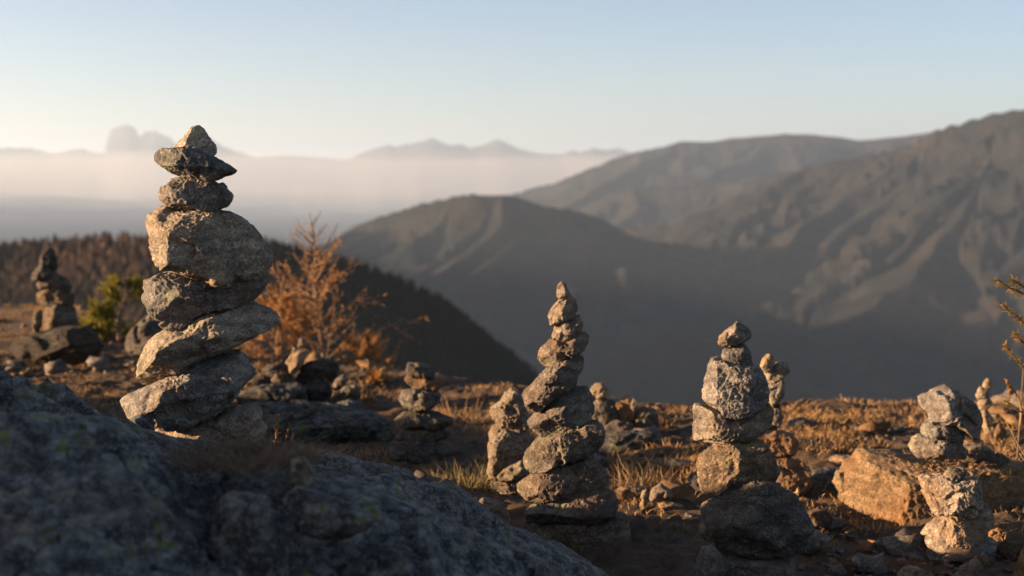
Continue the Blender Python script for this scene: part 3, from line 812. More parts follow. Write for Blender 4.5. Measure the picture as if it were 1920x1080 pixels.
# ---- blunt cairn of flat stones behind, its shade put into darker tints
g = 'stones of the blunt cairn of flat stones'
YX = 4.4
stone('pale top stone of the blunt cairn', W_((1158,335),(1170,288),(1240,288),(1310,308),(1352,350),(1345,395),(1260,405),(1180,380)), YX, g, None, 0.54, lvl=5)
stone('reddish flat stone below the top of the blunt cairn', W_((1143,395),(1165,368),(1240,385),(1330,390),(1390,403),(1410,435),(1375,475),(1280,475),(1190,452)), YX, g, M_TAN, (.68,.6,.55), lvl=5)
stone('mottled round stone in the middle of the blunt cairn', W_((1105,540),(1140,475),(1220,462),(1330,467),(1388,500),(1385,555),(1310,612),(1230,620),(1150,592)), YX, g, M_DARK, 0.90, lvl=5, rough=1.6)
stone('wide dark plate under the mottled stone of the blunt cairn', W_((1072,680),(1130,630),(1240,612),(1380,630),(1482,660),(1475,705),(1400,740),(1260,742),(1120,722)), YX, g, M_DARK, 0.68, lvl=5)
stone('dark flat stone second from the bottom of the blunt cairn', W_((1085,790),(1130,732),(1260,728),(1380,732),(1465,755),(1445,795),(1330,842),(1200,842),(1110,825)), YX, g, M_DARK, 0.68, lvl=5)
stone('long rounded base stone of the blunt cairn', W_((1025,885),(1060,828),(1200,815),(1350,820),(1445,850),(1460,900),(1415,960),(1280,978),(1120,960),(1040,935)), YX-.03, g, None, 0.45, lvl=6)

# ---- two little heaps behind the slender cairn
g = 'stones of the little heap behind the slender cairn'
YY = 4.9
stone('sunlit round stone on top of the little heap nearest the slender cairn', Y_((153,175),(190,130),(230,128),(272,170),(262,210),(200,215),(165,200)), YY, g, M_TAN, 1.0, lvl=5)
stone('small bright chip under the sunlit round stone', Y_((190,222),(230,192),(255,212),(225,240)), YY-.06, g, M_TAN, 1.1, lvl=4)
stone('dark lump carrying the sunlit round stone', Y_((165,270),(220,215),(300,245),(340,320),(320,400),(240,410),(170,350)), YY, g, M_DARK, .75, lvl=5)
g = 'stones of the little heap with two upright chips'
stone('upright bright chip, taller of the two on the little heap', Y_((343,245),(375,193),(412,213),(420,265),(378,285)), YY, g, M_TAN, 1.1, lvl=4)
stone('upright bright chip, smaller of the two on the little heap', Y_((400,295),(430,223),(458,240),(455,300),(420,315)), YY-.02, g, M_TAN, 1.05, lvl=4)
stone('orange brown stone under the two upright chips', Y_((322,325),(370,272),(440,290),(450,355),(385,395),(330,360)), YY, g, M_TAN, (.85,.65,.45), lvl=5)
stone('dark round stone right of the two upright chips', Y_((425,390),(440,325),(500,278),(570,298),(595,360),(570,445),(470,450)), YY, g, M_DARK, .85, lvl=5)
stone('grey block under the little heap with two upright chips', Y_((225,410),(330,365),(430,385),(445,465),(330,480),(240,460)), YY-.06, g, None, .6, lvl=5)
stone('wide bluish slab under both little heaps', Y_((170,560),(250,470),(400,445),(560,435),(615,500),(580,590),(400,640),(210,640)), 4.6, None, M_CROP, (.36,.38,.4), lvl=6, name='bedrock_ledge', cat='rock')

# ---- low slabs out on the plateau
g = 'loose stones on the dirt'
for lab, pts, Yd, colr in (
    ('dark rounded rock on the rim grass right of the crooked cairn', ((1470,815),(1480,792),(1505,785),(1530,795),(1535,825),(1500,835)), 4.95, .45),
    ('low dark flat rock below the dark rounded rock on the rim', ((1478,840),(1500,826),(1540,830),(1560,848),(1530,862),(1490,858)), 4.6, .45),
    ('whitish flat stone lying in the rim grass before the plateau edge', ((1545,868),(1570,855),(1610,858),(1625,875),(1590,885),(1555,884)), 4.3, .95),
    ('small pale stone on the rim of the plateau in the grass', ((1560,792),(1575,782),(1595,786),(1600,800),(1575,805)), 5.15, .9),
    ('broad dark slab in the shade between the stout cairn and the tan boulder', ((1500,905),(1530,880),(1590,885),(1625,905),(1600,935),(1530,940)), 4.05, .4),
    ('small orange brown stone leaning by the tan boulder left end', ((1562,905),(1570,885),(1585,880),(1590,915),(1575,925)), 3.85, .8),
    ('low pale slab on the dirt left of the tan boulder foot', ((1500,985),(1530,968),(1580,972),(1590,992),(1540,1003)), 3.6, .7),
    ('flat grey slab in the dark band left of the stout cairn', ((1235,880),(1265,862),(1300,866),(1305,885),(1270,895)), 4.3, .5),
    ('two-edged pale slab behind the slender cairn by the straw tuft', ((1140,925),(1165,912),(1205,915),(1215,930),(1180,940)), 3.85, .75),
    ('brown slab at the foot of the outcrop left of the slender cairn', ((880,955),(905,935),(945,945),(960,975),(920,990),(890,980)), 3.45, .6)):
    stone(lab, pts, Yd, g, M_TAN if colr > .6 else M_DARK, colr if colr > .6 else colr * 1.6, lvl=5, th=1.2, name='field_stone')

# ---- stones lying on the outcrop
g = 'stones lying on the shaded outcrop'
stone('long shaded boulder lying on the outcrop below the tall cairn', O_((310,610),(340,550),(400,528),(500,548),(620,598),(740,648),(840,690),(885,740),(850,790),(720,830),(600,850),(450,800),(330,690)), crop_depth(615, 975) - .07, g, M_CROP, (.85,.8,.76), lvl=7, name='boulder', cat='boulder')
stone('knob of grey rock by the dark grass on the outcrop', O_((330,480),(350,340),(380,305),(430,320),(480,380),(510,440),(500,520),(400,530)), crop_depth(566, 905) - .04, g, M_CROP, (.85,.83,.8), lvl=6, name='boulder', cat='boulder')
stone('blunt boulder at the foot of the outcrop nearest the slender cairn', O_((760,1080),(800,960),(850,890),(950,875),(1080,930),(1200,1000),(1310,1090),(1300,1200),(780,1200)), crop_depth(740, 1070) - .05, g, M_CROP, (.75,.74,.72), lvl=6, name='boulder', cat='boulder')
stone('broad boulder in the near part of the outcrop left of the long one', O_((-160,800),(-120,640),(-40,565),(80,560),(170,600),(240,670),(245,780),(280,880),(330,1000),(340,1150),(-100,1150)), crop_depth(465, 1010) - .05, g, M_CROP, (.78,.77,.75), lvl=6, name='boulder', cat='boulder')
stone('small dark knob of rock at the left foot of the tall cairn', J_((590,380),(610,345),(650,333),(690,365),(705,410),(660,430),(600,425)), 2.86, g, M_CROP, 1.0, lvl=5, name='boulder', cat='boulder')

# ------------------------------------------------------------------ plateau ground


def edge_y(x):
    return np.interp(x, [-9, -3, -2.2, -1.6, -1.0, -.5, 0, .4, 1, 9], [11, 9.5, 8.4, 7.4, 6.8, 6.2, 5.8, 5.45, 5.35, 6.0])


def ground_z(x, y):
    p = np.stack([x, y, np.zeros_like(x)], 1)
    e = edge_y(x) + 0.25 * perlin(p * 1.3, 77)
    d = np.maximum(y - e, 0)
    drop = np.where(d < 1.0, 0.35 * d * d, 0.35 + 0.7 * (d - 1))
    side = np.maximum(np.abs(x) - 12, 0) * 0.4 + np.maximum(-y - 10, 0) * 0.3
    det = 0.04 * fbm(p * 1.7, 3, 70) + 0.030 * ridged(p * 4.5, 4, 71) + 0.015 * ridged(p * 15, 3, 72) + 0.004 * fbm(p * 60, 3, 73)
    return -0.03 + det - drop - side


def axis(lo, a, b, hi, st, growth=1.12):
    mid = list(np.arange(a, b, st))
    l, s = [a], st
    while l[-1] > lo:
        s *= growth
        l.append(l[-1] - s)
    h, s = [b], st
    while h[-1] < hi:
        s *= growth
        h.append(h[-1] + s)
    return np.array(l[::-1][:-1] + mid + h)


gxs = axis(-60, -2.2, 2.3, 60, 0.011)
gys = axis(-30, 2.6, 7.0, 90, 0.011)
gx, gy = np.meshgrid(gxs, gys, indexing='ij')
gz = ground_z(gx.ravel(), gy.ravel())
gr = link('ground', mesh_np('ground', np.stack([gx.ravel(), gy.ravel(), gz], 1), grid_faces(len(gxs), len(gys))), M_DIRT)
tag(gr, kind='structure')

# loose gravel and rubble: one object nobody could count
gv, gf, n0 = [], [], 0
base = []
for s in range(6):
    bv, bf = ico(2)
    k = bv * (1 + 0.35 * np.random.default_rng(s).normal(size=(len(bv), 1)))
    base.append(k)
cnt = 5200
px = rng.uniform(-3.4, 2.3, cnt * 2)
py = 2.9 + 6.0 * rng.uniform(0, 1, cnt * 2) ** 1.2
dens = fbm(np.stack([px * 1.6, py * 1.6, px * 0], 1), 3, 91)
ok = (dens > 0.0) & (py < edge_y(px) + 0.1)
px, py = px[ok][:cnt], py[ok][:cnt]
pz = ground_z(px, py)
for i in range(len(px)):
    s = 0.005 * (1 + rng.pareto(1.9))
    s = min(s, 0.055)
    k = base[i % 6] * s * np.array([1, 1, rng.uniform(.45, .9)])
    a = rng.uniform(0, 6.28)
    ca, sa = math.cos(a), math.sin(a)
    k = np.stack([k[:, 0] * ca - k[:, 1] * sa, k[:, 0] * sa + k[:, 1] * ca, k[:, 2]], 1) + (px[i], py[i], pz[i] + s * 0.25)
    gv.append(k)
    gf.append(bf + n0)
    n0 += len(k)
nv = len(gv[0])
for nm_, sel, mt_, cl_, lb_ in (('gravel', [i for i in range(len(gv)) if i % 5 > 1], M_TAN, (0.78, 0.64, 0.5, 1), 'brown gravel and rubble strewn over the dirt of the plateau'),
                                ('grey_gravel', [i for i in range(len(gv)) if i % 5 < 2], M_GRANITE, (0.9, 0.88, 0.85, 1), 'grey gravel and broken stone strewn over the dirt of the plateau')):
    go = link(nm_, mesh_np(nm_, np.concatenate([gv[i] for i in sel]), np.concatenate([bf + k * nv for k in range(len(sel))]), False), mt_)
    go.color = cl_
    tag(go, lb_, 'gravel', kind='stuff')


# ------------------------------------------------------------------ grass


def tuft_mesh(mb, x, y, z, n, h, spread, wid, lean=0.35):
    for _ in range(n):
        a = rng.uniform(0, 6.28)
        r = spread * math.sqrt(rng.uniform())
        b = np.array([x + r * math.cos(a), y + r * math.sin(a), z])
        hh = h * rng.uniform(.35, 1)
        t = b + np.array([rng.normal() * lean * hh + math.cos(a) * hh * .3, rng.normal() * lean * hh + math.sin(a) * hh * .3, hh * rng.uniform(.6, 1)])
        mb.blade(b, t, wid, (rng.normal() * .08 * hh, rng.normal() * .08 * hh, .06 * hh))


def turf(name, label, boxes, n, h, wid, mat, seed, thr=0.0):
    mb = MB()
    g = np.random.default_rng(seed)
    for (x0, x1, y0, y1, k) in boxes:
        m = int(n * k)
        x, y = g.uniform(x0, x1, m), g.uniform(y0, y1, m)
        d = fbm(np.stack([x * 2.2, y * 2.2, x * 0 + seed], 1), 3, seed)
        keep = (d > thr) & (y < edge_y(x) + 0.35)
        x, y = x[keep], y[keep]
        z = ground_z(x, y)
        for i in range(len(x)):
            tuft_mesh(mb, x[i], y[i], z[i] - .005, 6, h, .03, wid, .45)
    o = mb.build(name, mat, smooth=False)
    tag(o, label, 'grass', kind='stuff')


turf('dry_grass', 'short orange dry grass over the far rim of the plateau',
     [(-3.7, -.9, 4.6, 10.2, 4.0), (.9, 1.7, 4.3, 5.3, .7), (.2, .75, 3.75, 4.3, .12), (-.9, .2, 5.1, 6.6, .3), (.35, 2.3, 4.75, 5.9, .9), (-.9, .9, 4.2, 5.3, .7), (.5, 1.6, 4.0, 4.9, .7), (.25, 1.9, 3.35, 4.1, .45), (-.3, .3, 3.5, 4.2, .15)], 1500, .036, .003, M_GRASS, 31, .0)


def tuft(label, px, py, Y, n, h, spread, wid, mat, z=None, lean=.3, group=None):
    p = at(px, py, Y)
    if z is None:
        z = ground_z(np.array([p[0]]), np.array([Y]))[0] - .01
    else:
        z = p[2] if z == 'ray' else z
    mb = MB()
    tuft_mesh(mb, p[0], Y, z, n, h, spread, wid, lean)
    o = mb.build('grass_tuft', mat, smooth=False, loc=(p[0], Y, z))
    tag(o, label, 'grass', group)
    return o


tuft('greenish yellow grass tuft left of the narrow cairn', 878, 915, 4.0, 420, .085, .11, .0025, M_GRASS_GREEN)
tuft('straw coloured grass tuft between the slender and stout cairns', 1215, 905, 3.95, 420, .10, .16, .0025, M_GRASS)
tuft('green tipped long blades standing in the straw coloured tuft', 1195, 880, 4.0, 40, .15, .04, .0028, M_GRASS_GREEN, lean=.2)
tuft('orange dry grass tuft behind the crest of the outcrop', 665, 870, 4.1, 380, .06, .16, .0028, M_GRASS)
tuft('dark withered grass clump at the right foot of the tall cairn', 468, 866, crop_depth(468, 872) - .01, 1300, .038, .10, .0015, M_GRASS_DARK, 'ray', .9)
tuft('sparse dry weeds right of the blunt cairn', 850, 745, 5.2, 90, .12, .12, .003, M_GRASS)
tuft('small pale grass sprig on the dirt left of the stout cairn', 1278, 975, 3.5, 60, .03, .025, .002, M_GRASS_GREEN)


def stalk(label, base, tip, Y, r, mat, head=.0, side=0.0):
    b, t = at(*base, Y), at(*tip, Y)
    mb = MB()
    u = np.linspace(0, 1, 9)[:, None]
    pts = b + (t - b) * u + np.array([[1, 0, 0]]) * side * np.sin(u * math.pi)
    mb.tube(pts, np.linspace(r, r * .6, 9), 5)
    root = bpy.data.objects.new('grass_stalk', None)
    COL.objects.link(root)
    root.location = b
    s = mb.build('stem', mat, root, loc=b)
    if head:
        hb = MB()
        for k in range(46):
            f = rng.uniform(0, 1)
            c = t - (t - b) / np.linalg.norm(t - b) * head * f
            d = rng.normal(size=3) * .35 + (t - b) / np.linalg.norm(t - b)
            hb.blade(c, c + d / np.linalg.norm(d) * head * .22, r * 2.4)
        hb.build('seed_head', mat, root, smooth=False, loc=b)
    tag(root, label, 'grass')


stalk('tallest thin dry stalk in the withered clump by the tall cairn', (517, 850), (520, 783), 2.9, .0013, M_GRASS, .06)
stalk('middle dry stalk in the withered clump by the tall cairn', (530, 850), (541, 796), 2.9, .0011, M_GRASS, .03)
stalk('shortest dry stalk in the withered clump, farthest from the tall cairn', (545, 850), (549, 815), 2.9, .0011, M_GRASS, .025)
stalk('tall pale stalk beside the larch sapling', (1906, 880), (1919, 690), 4.3, .003, M_GRASS_DARK, .0)
stalk('pale stalk with a drooping seed head behind the sapling', (1912, 800), (1888, 712), 4.2, .0035, M_GRASS, .06, .02)

# ------------------------------------------------------------------ larches and pine


def branch_pts(b, d, length, n=8, droop=0.0, wob=.06):
    p = [np.array(b, float)]
    d = np.array(d, float)
    d /= np.linalg.norm(d)
    for i in range(n):
        d = d + rng.normal(size=3) * wob + np.array([0, 0, droop])
        d /= np.linalg.norm(d)
        p.append(p[-1] + d * length / n)
    return np.array(p)


def needles(mb, pts, per, ln, wid, start=.15):
    n = len(pts) - 1
    for i in range(n):
        if i / n < start:
            continue
        for _ in range(per):
            c = pts[i] + (pts[i + 1] - pts[i]) * rng.uniform()
            ax = pts[i + 1] - pts[i]
            d = rng.normal(size=3) + 1.2 * ax / (np.linalg.norm(ax) + 1e-9)
            d /= np.linalg.norm(d)
            mb.blade(c, c + d * ln * rng.uniform(.6, 1.2), wid)


def larch(label, base_px, top_px, Y, width, nb, per, bare_top=.22, seed=1, r0=.016, mat=None, ln=.024, wid=.004, lowmult=1.0, up=.5, name='larch_tree', leaders=()):
    global rng
    keep = rng
    rng = np.random.default_rng(seed)
    b, t = at(*base_px, Y), at(*top_px, Y)
    root = bpy.data.objects.new(name, None)
    COL.objects.link(root)
    root.location = b
    h = np.linalg.norm(t - b)
    tp = np.array([b + (t - b) * k + np.array([.012 * math.sin(k * 9), .01 * math.cos(k * 7), 0]) * h for k in np.linspace(0, 1, 12)])
    tr = MB()
    tr.tube(tp, np.linspace(r0, r0 * .25, 12), 7)
    tr.build('trunk', M_BARK, root, loc=b)
    lm, nm = MB(), MB()
    for i in range(nb):
        f = .04 + .94 * (i + rng.uniform()) / nb
        p = b + (t - b) * f
        a = rng.uniform(0, 6.28)
        L = width * (1.1 - f) ** .8 * rng.uniform(.55, 1.1) * lowmult
        d = np.array([math.cos(a), math.sin(a), up * rng.uniform(.4, 1.5)])
        pts = branch_pts(p, d, L, 8, .03)
        lm.tube(pts, np.linspace(r0 * .32, r0 * .1, 9), 4)
        dens = 0 if f > 1 - bare_top else per
        if dens:
            needles(nm, pts, dens, ln, wid)
        for s in range(6):
            k = rng.integers(2, 8)
            d2 = (pts[k] - pts[k - 1]) / np.linalg.norm(pts[k] - pts[k - 1]) + rng.normal(size=3) * .55 + np.array([0, 0, .2])
            q = branch_pts(pts[k], d2, L * .42, 5, .03)
            lm.tube(q, np.linspace(r0 * .15, r0 * .06, 6), 3)
            if dens:
                needles(nm, q, dens, ln, wid, 0)
    for (ax, ay), (bx, by) in leaders:
        pa, pb = at(ax, ay, Y), at(bx, by, Y)
        u = np.linspace(0, 1, 7)[:, None]
        lm.tube(pa + (pb - pa) * u + np.array([[0, 0, -.02]]) * np.sin(u * math.pi), np.linspace(r0 * .42, r0 * .2, 7), 5)
    lm.build('branches', M_BARK, root, loc=b)
    nm.build('crown', mat or M_LARCH, root, smooth=False, loc=b)
    tag(root, label, 'tree')
    rng = keep
    return root


larch('thin young larch with orange needles and a bare top behind the rubble heap', (606, 712), (583, 415), 7.2, .43, 54, 2, .36, 3, .010, leaders=[((592,470),(581,398)),((590,462),(555,408)),((594,475),(634,418)),((590,480),(536,432)),((596,520),(550,475)),((598,530),(640,470))])
larch('bushy orange larch sapling touching the right side of the tall cairn', (515, 712), (528, 560), 7.0, .34, 24, 5, .0, 4, .008)
larch('low orange larch shrub right of the young larch', (672, 745), (680, 640), 6.9, .30, 16, 6, .0, 5, .006)
larch('short larch shoot at the right foot of the rubble heap', (700, 752), (712, 700), 6.0, .12, 10, 9, .0, 6, .005)
larch('small olive green pine left of the tall cairn', (215, 690), (238, 520), 7.6, .26, 12, 5, .0, 8, .014, M_PINE, .055, .006, name='pine_tree')
larch('squat yellow green pine seedling right of the dark boulder', (186, 660), (188, 585), 7.6, .19, 9, 5, .0, 9, .010, M_PINE, .05, .006, name='pine_tree')

# larch sapling at the right border
rs = bpy.data.objects.new('larch_sapling', None)
COL.objects.link(rs)
YS = 2.75
b0 = at(1975, 1085, YS)
rs.location = b0
tag(rs, 'larch sapling whose needled twigs reach in beside the tan boulder', 'tree')
tr = MB()
tr.tube(np.array([at(1975, 1100, YS), at(1962, 900, YS), at(1957, 700, YS), at(1948, 560, YS), at(1943, 470, YS)]), np.linspace(.006, .002, 5), 6)
tr.build('trunk', M_BARK, rs, loc=b0)
twigs = [((1948, 570), (1920, 552), (1892, 540), (1868, 527), 1), ((1953, 640), (1920, 606), (1900, 590), (1876, 570), 1), ((1944, 500), (1925, 540), (1905, 530), (1899, 524), .8),
         ((1955, 668), (1930, 650), (1912, 638), (1904, 628), .8), ((1958, 740), (1920, 692), (1900, 668), (1882, 648), .75), ((1960, 800), (1921, 776), (1900, 764), (1886, 755), .25),
         ((1964, 880), (1925, 860), (1905, 825), (1886, 790), .06), ((1966, 930), (1925, 905), (1905, 895), (1880, 892), .3), ((1968, 960), (1940, 890), (1925, 870), (1912, 850), .08)]
for (a, b, c, d, k) in twigs:
    br = MB()
    pts = np.array([at(*a, YS), at(*b, YS - .02), at(*c, YS - .03), at(*d, YS - .03)])
    u = np.linspace(0, 3, 13)
    pts = np.stack([np.interp(u, range(4), pts[:, i]) for i in range(3)], 1)
    br.tube(pts, np.linspace(.0022, .0009, 13), 5)
    o = br.build('branch', M_BARK, rs, loc=b0)
    nd = MB()
    if k < .4:
        needles(nd, pts[-4:], int(8 * k * 3) + 1, .016, .0014, 0)
    else:
        needles(nd, pts, int(20 * k), .015, .0014, .1)
    nn = link('needles', mesh_np('needles', np.concatenate(nd.v) - b0, np.concatenate(nd.f), False), M_SPRIG, o)

# ------------------------------------------------------------------ mountains
RIDGES = []       # list of (points Nx3, slope, taper)


def ridge(pts, slope, lift=0.0):
    RIDGES.append((np.array([at(a, b + lift, c) for a, b, c in pts]), slope))


HILL = [(-900,560,550),(-500,500,550),(-250,478,561),(0,464,572),(100,456,572),(200,450,566),(300,450,561),(400,455,556),(500,460,550),(560,471,556),(640,490,564),(700,510,572),(760,533,580),(820,562,591),(870,600,600),(920,638,610),(1000,702,627),(1080,775,649),(1200,900,682)]
hill3 = np.array([at(*h) for h in HILL])
# ridge A, dome in the centre
ridge([(560,500,4300),(620,464,4200),(660,443,4150),(720,410,4050),(780,380,3950),(830,366,3900),(870,361,3850),(930,365,3850),(975,377,3850),(1020,386,3850),(1070,394,3900),(1110,408,4000),(1145,428,4100)], .62)
ridge([(1070,396,3890),(1074,421,3800),(1012,489,3500),(957,551,3250),(909,613,3000)], .60)
ridge([(923,366,3850),(923,420,3650),(827,503,3350),(765,553,3150)], .62)
ridge([(830,367,3900),(800,410,3750),(730,450,3600),(660,520,3450)], .62)
ridge([(1140,426,4100),(1120,480,3900),(1060,560,3500),(990,650,3150)], .6)
# ridge B1
ridge([(1040,440,6400),(1109,397,6400),(1171,360,6400),(1219,349,6300),(1322,345,6300),(1411,325,6200),(1466,318,6200),(1530,312,6200),(1700,300,6200)], .55)
ridge([(1219,350,6300),(1180,400,6000),(1130,460,5600)], .55)
ridge([(1330,346,6300),(1290,390,6000),(1240,440,5700)], .55)
# big mountain B2
ridge([(1425,347,5000),(1514,308,4850),(1600,292,4800),(1700,272,4700),(1769,239,4650),(1830,222,4600),(1880,209,4550),(1920,202,4500),(2050,170,4400),(2250,150,4300),(2500,190,4200)], .58)
ridge([(1514,308,4850),(1425,352,4700),(1336,407,4550),(1270,470,4350),(1190,560,4000)], .58)
ridge([(1769,241,4650),(1700,330,4350),(1620,400,4100),(1540,470,3850),(1480,540,3650)], .62)
ridge([(1600,293,4800),(1520,370,4500),(1440,430,4300),(1350,500,4100)], .62)
ridge([(1020,388,3850),(960,450,3550),(880,530,3250),(840,600,3050)], .62)
ridge([(1700,273,4700),(1600,360,4300),(1500,440,4000),(1400,520,3700)], .6)
ridge([(1900,207,4530),(1872,290,4250),(1818,385,3900),(1762,476,3600),(1672,524,3350),(1549,606,3050),(1494,628,2900)], .6)
ridge([(2050,171,4400),(2020,330,3900),(1970,450,3500),(1900,600,3100),(1800,720,2800)], .6)
ridge([(1494,628,2900),(1410,622,2800),(1330,627,2700),(1250,642,2650),(1190,664,2600),(1130,725,2550),(1060,800,2500)], .55)
ridge([(1330,628,2700),(1240,690,2500),(1150,760,2350)], .6)
ridge([(1410,622,2800),(1360,700,2550),(1240,790,2300)], .6)
# ridge C behind
ridge([(880,410,8600),(970,366,8500),(1050,336,8400),(1110,311,8300),(1160,291,8200),(1200,283,8200),(1250,276,8100),(1280,264,8000),(1330,262,8000),(1380,257,8000),(1430,252,8000),(1470,247,8000),(1530,250,8000),(1600,263,8000),(1650,255,8000),(1700,250,8000),(1740,245,8000),(1850,260,8000),(2100,270,8000)], .5)
ridge([(1280,265,8000),(1200,310,7600),(1100,350,7200),(1040,390,6800)], .5)
ridge([(1470,248,8000),(1400,300,7500),(1300,340,7000)], .5)
# low blue ridges in the valley haze, left
ridge([(-600,372,20000),(-200,364,20000),(0,358,20000),(60,362,20000),(180,372,20500),(300,384,21000),(420,392,21000)], .3)
# mountain outside the frame on the sun side: its shadow lies over the valley
RIDGES.append((np.array([[-3500, 1700, 420], [-3300, 2250, 400], [-3300, 2500, 310], [-3300, 2750, 400], [-3300, 3000, 300], [-3300, 3300, 250], [-3300, 3600, 330], [-3300, 3900, 290], [-3400, 4500, 360], [-3600, 5300, 260], [-3900, 6200, 100]], float), .6))


def seg_field(x, y, pts, slope, z):
    for i in range(len(pts) - 1):
        a, b = pts[i], pts[i + 1]
        e = b[:2] - a[:2]
        t = np.clip(((x - a[0]) * e[0] + (y - a[1]) * e[1]) / (e @ e), 0, 1)
        d = np.hypot(x - a[0] - t * e[0], y - a[1] - t * e[1])
        h = a[2] + (b[2] - a[2]) * t - slope * d / (1 + d / 4500.0)
        np.maximum(z[0], h, out=z[0], where=True)
        m = h >= z[0]
        z[1] = np.where(m, d, z[1])
    return z


ang = np.radians(np.concatenate([np.linspace(-68, -27, 160, endpoint=False), np.linspace(-27, 27, 1150), np.linspace(27.3, 45, 60)]))
dist = 150 * (60000 / 150) ** np.linspace(0, 1, 900)
aa, dd = np.meshgrid(ang, dist, indexing='ij')
tx, ty = (dd * np.tan(aa)).ravel(), dd.ravel()
wob = np.stack([tx, ty, tx * 0], 1)
wx = tx + 130 * fbm(wob / 700, 3, 201) * np.clip((ty - 1500) / 1500, 0, 1)
wy = ty + 130 * fbm(wob / 700 + 9, 3, 202) * np.clip((ty - 1500) / 1500, 0, 1)
zz, dc = np.full(len(tx), -560.0) + 25 * fbm(wob / 3000, 3, 203), np.full(len(tx), 900.0)
for pts, s in RIDGES:
    h, d1 = seg_field(wx, wy, pts, s, [np.full(len(tx), -3000.0), np.full(len(tx), 900.0)])
    kk = 130 * np.clip(np.minimum(dc, d1) / 320, 0.001, 1)
    dc = np.where(h > zz, d1, dc)
    zz = np.maximum(zz, h) + np.clip(kk - np.abs(zz - h), 0, None) ** 2 / (4 * kk)
rough = np.clip(dc / 260, 0, 1) * np.clip((zz + 600) / 200, 0, 1)
zz = zz + rough * (50 * ridged(wob / 850, 4, 207) + 52 * ridged(wob / 400, 4, 204) + 20 * ridged(wob / 150, 3, 205) - 50) + np.clip(dc / 60, .15, 1) * 5 * fbm(wob / 55, 2, 206)
# wooded near hill


def hill_z(x, y):
    h = [np.full(len(x), -400.0), np.full(len(x), 900.0)]
    h = seg_field(x, y, hill3, .95, h)
    p = np.stack([x, y, x * 0], 1)
    return h[0] + np.clip(h[1] / 35, 0, 1) * (4 * fbm(p / 50, 3, 210)) + .6 * fbm(p / 12, 2, 211)


near = ty < 2200
zz[near] = np.maximum(zz[near], hill_z(tx[near], ty[near]))
TZMIN = float(zz.min())
mt = link('mountains', mesh_np('mountains', np.stack([tx, ty, zz], 1), grid_faces(len(ang), len(dist))), M_TERRAIN)
tag(mt, kind='structure')

# pale rock peaks on the horizon
FAR = [(-400,292),(-150,280),(0,277),(60,278),(95,288),(130,283),(150,279),(175,286),(197,287),(200,262),(208,244),(222,236),(240,233),(255,240),(262,258),(272,247),(290,245),(303,252),(318,258),(330,268),(345,262),(360,262),(385,258),(400,262),(420,276),(450,286),(480,296),(540,292),(600,296),(650,300),(668,292),(690,282),(715,276),(730,270),(742,276),(760,271),(790,266),(812,257),(825,266),(845,273),(862,270),(880,278),(905,272),(925,263),(940,262),(955,271),(975,280),(1010,288),(1050,290),(1075,282),(1090,286),(1110,278),(1135,282),(1160,278),(1190,290),(1300,298),(1600,300),(2300,300)]
fx = np.linspace(-400, 2300, 1100)
fy = np.interp(fx, [p[0] for p in FAR], [p[1] for p in FAR])
nz = fbm(np.stack([fx / 9, fx * 0, fx * 0], 1), 4, 301)
fy = fy - 7.0 * nz * np.clip((300 - fy) / 20, .2, 1)
YF = 24000.0
crest = np.array([at(a, b, YF) for a, b in zip(fx, fy)])
low = crest[:, 2].copy()
for _ in range(400):
    low = np.minimum(low, 0.5 * low + 0.25 * (np.roll(low, 1) + np.roll(low, -1)))
for _ in range(60):
    low = 0.5 * low + 0.25 * (np.roll(low, 1) + np.roll(low, -1))
rows = []
for k, off in enumerate([-6000, -4000, -3000, -2200, -1500, -900, -500, -300, -150, 0, 150, 300, 600, 1500, 3500]):
    d = abs(off)
    pp = np.stack([crest[:, 0], np.full(len(fx), off), fx * 0], 1)
    zr = low - 0.33 * d + (crest[:, 2] - low) * math.exp(-(d / 330.0) ** 1.5)
    zr = np.maximum(zr + (120 * ridged(pp / 1500, 3, 302) - 60 if d > 200 else 0), TZMIN - 40)
    rows.append(np.stack([crest[:, 0] * (YF + off) / YF, np.full(len(fx), YF + off), zr], 1))
fv = np.stack(rows, 0)
fo = link('far_mountains', mesh_np('far_mountains', fv.reshape(-1, 3), grid_faces(len(rows), len(fx))), M_FAR)
tag(fo, kind='structure')
FZMIN = min(TZMIN, float(fv[..., 2].min()))
FZMAX = max(float(zz.max()), float(fv[..., 2].max()))

# ------------------------------------------------------------------ woods on the near hill


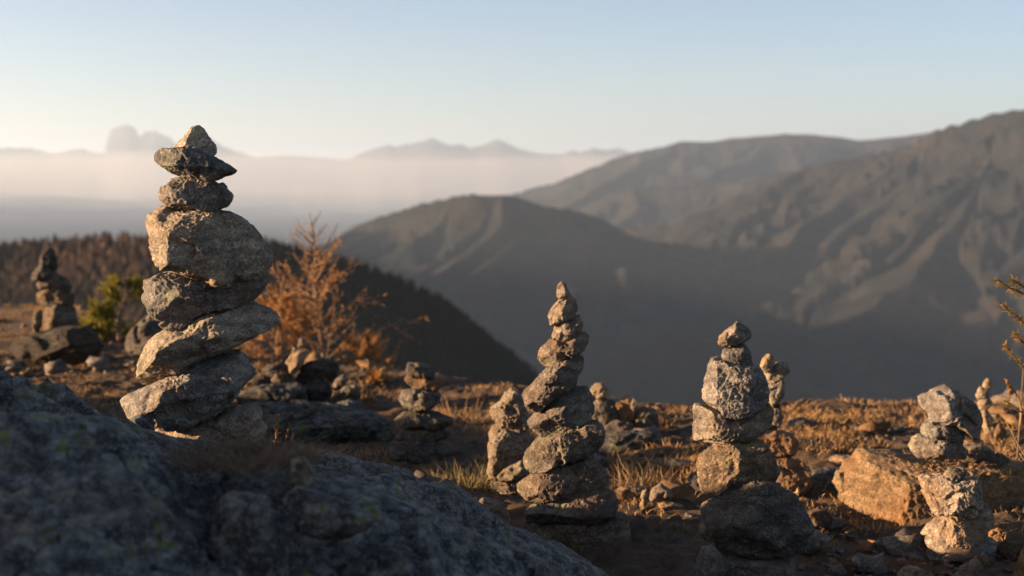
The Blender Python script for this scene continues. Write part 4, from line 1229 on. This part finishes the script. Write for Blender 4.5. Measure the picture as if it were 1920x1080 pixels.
def wood(name, label, mat, x0, x1, y0, y1, n, hmin, hmax, seed, cond, slim):
    g = np.random.default_rng(seed)
    x = g.uniform(x0, x1, n)
    y = np.interp(x, hill3[:, 0], hill3[:, 1]) + g.uniform(y0, y1, n)
    px = 960 + F * x / y
    k = cond(px, x, y, g)
    x, y, px = x[k], y[k], px[k]
    z = hill_z(x, y)
    # only what stands on the near side or just over the crest
    V, Fc, n0 = [], [], 0
    sides, tiers = 6, 3
    th = np.linspace(0, 2 * math.pi, sides, endpoint=False)
    for i in range(len(x)):
        h = hmin + (hmax * 1.15 - hmin) * g.beta(1.6, 2.6)
        r = h * slim * g.uniform(.75, 1.25)
        v, f = [], []
        for t in range(tiers):
            zb = h * (.10 + .28 * t)
            zt = h * min(1.0, .10 + .28 * t + .46)
            rr = r * (1 - .30 * t)
            o = len(v)
            jit = g.uniform(.75, 1.25, sides)
            for j in range(sides):
                v.append((rr * jit[j] * math.cos(th[j] + t), rr * jit[j] * math.sin(th[j] + t), zb + g.uniform(-.04, .04) * h))
            v.append((r * g.uniform(-.3, .3), r * g.uniform(-.3, .3), zt if t < tiers - 1 else h))
            for j in range(sides):
                f.append((o + j, o + (j + 1) % sides, o + sides))
        V.append(np.array(v) + (x[i], y[i], z[i] - .2))
        Fc.append(np.array(f) + n0)
        n0 += len(v)
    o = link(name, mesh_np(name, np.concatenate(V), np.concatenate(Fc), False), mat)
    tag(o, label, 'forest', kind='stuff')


wood('larch_forest', 'brown leafless larch wood covering the near hill', M_WOOD_LARCH, -330, -60, -60, 14, 11000, 1.8, 4.6, 41,
     lambda px, x, y, g: (px < 560 + 60 * g.normal(size=len(px))) & (px > -150), .36)
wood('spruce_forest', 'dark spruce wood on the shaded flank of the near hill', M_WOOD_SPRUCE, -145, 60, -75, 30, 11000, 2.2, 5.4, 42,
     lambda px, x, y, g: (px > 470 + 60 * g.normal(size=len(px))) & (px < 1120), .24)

# ------------------------------------------------------------------ haze
hz = bpy.data.meshes.new('haze')
bm = bmesh.new()
bmesh.ops.create_cube(bm, size=1.0)
zb, zt = FZMIN - 1.0, max(FZMAX, CAMZ) + 25.0
for vv in bm.verts:
    vv.co = Vector((vv.co.x * 320000, -3000 if vv.co.y < 0 else 62000, zb if vv.co.z < 0 else zt))
bm.to_mesh(hz)
bm.free()
mh = bpy.data.materials.new('haze')
mh.use_nodes = True
nt = mh.node_tree
nt.nodes.remove(nt.nodes['Principled BSDF'])
pv = nt.nodes.new('ShaderNodeVolumePrincipled')
pv.inputs['Color'].default_value = (0.62, 0.775, 0.98, 1)
pv.inputs['Density'].default_value = 4.5e-5
pv.inputs['Anisotropy'].default_value = 0.35
nt.links.new(pv.outputs[0], nt.nodes['Material Output'].inputs['Volume'])
ho = link('haze', hz, mh)
tag(ho, kind='stuff')
mx, my = np.linspace(-30000, 16000, 120), np.linspace(10500, 20500, 60)
gx, gy = np.meshgrid(mx, my, indexing='ij')
pm = np.stack([gx.ravel() / 2600, gy.ravel() / 2600, gx.ravel() * 0], 1)
top = 225 + 130 * fbm(pm, 4, 401) - 30 * np.clip(1 - (gy.ravel() - 10500) / 2500, 0, 1) * 3
nm_ = gx.size
fm = grid_faces(120, 60)
idx = np.arange(nm_).reshape(120, 60)
side = []
for e in (idx[:, 0], idx[::-1, -1], idx[0, ::-1], idx[-1, :]):
    side.append(np.stack([e[:-1] + nm_, e[1:] + nm_, e[1:], e[:-1]], 1))
mm = mesh_np('mist', np.concatenate([np.stack([gx.ravel(), gy.ravel(), top], 1), np.stack([gx.ravel(), gy.ravel(), -255 + 150 * fbm(pm * 1.3 + 31, 4, 402)], 1)]), np.concatenate([fm, fm[:, ::-1] + nm_] + side))
mi = bpy.data.materials.new('mist')
mi.use_nodes = True
nt = mi.node_tree
nt.nodes.remove(nt.nodes['Principled BSDF'])
pv = nt.nodes.new('ShaderNodeVolumePrincipled')
pv.inputs['Color'].default_value = (0.88, 0.84, 0.82, 1)
pv.inputs['Density'].default_value = 5.6e-5
pv.inputs['Anisotropy'].default_value = 0.35
nt.links.new(pv.outputs[0], nt.nodes['Material Output'].inputs['Volume'])
tag(link('mist', mm, mi), 'pale bank of mist lying in the wide valley before the far peaks', 'mist', kind='stuff')
print('extent', FZMIN, FZMAX, 'objects', len(bpy.data.objects))
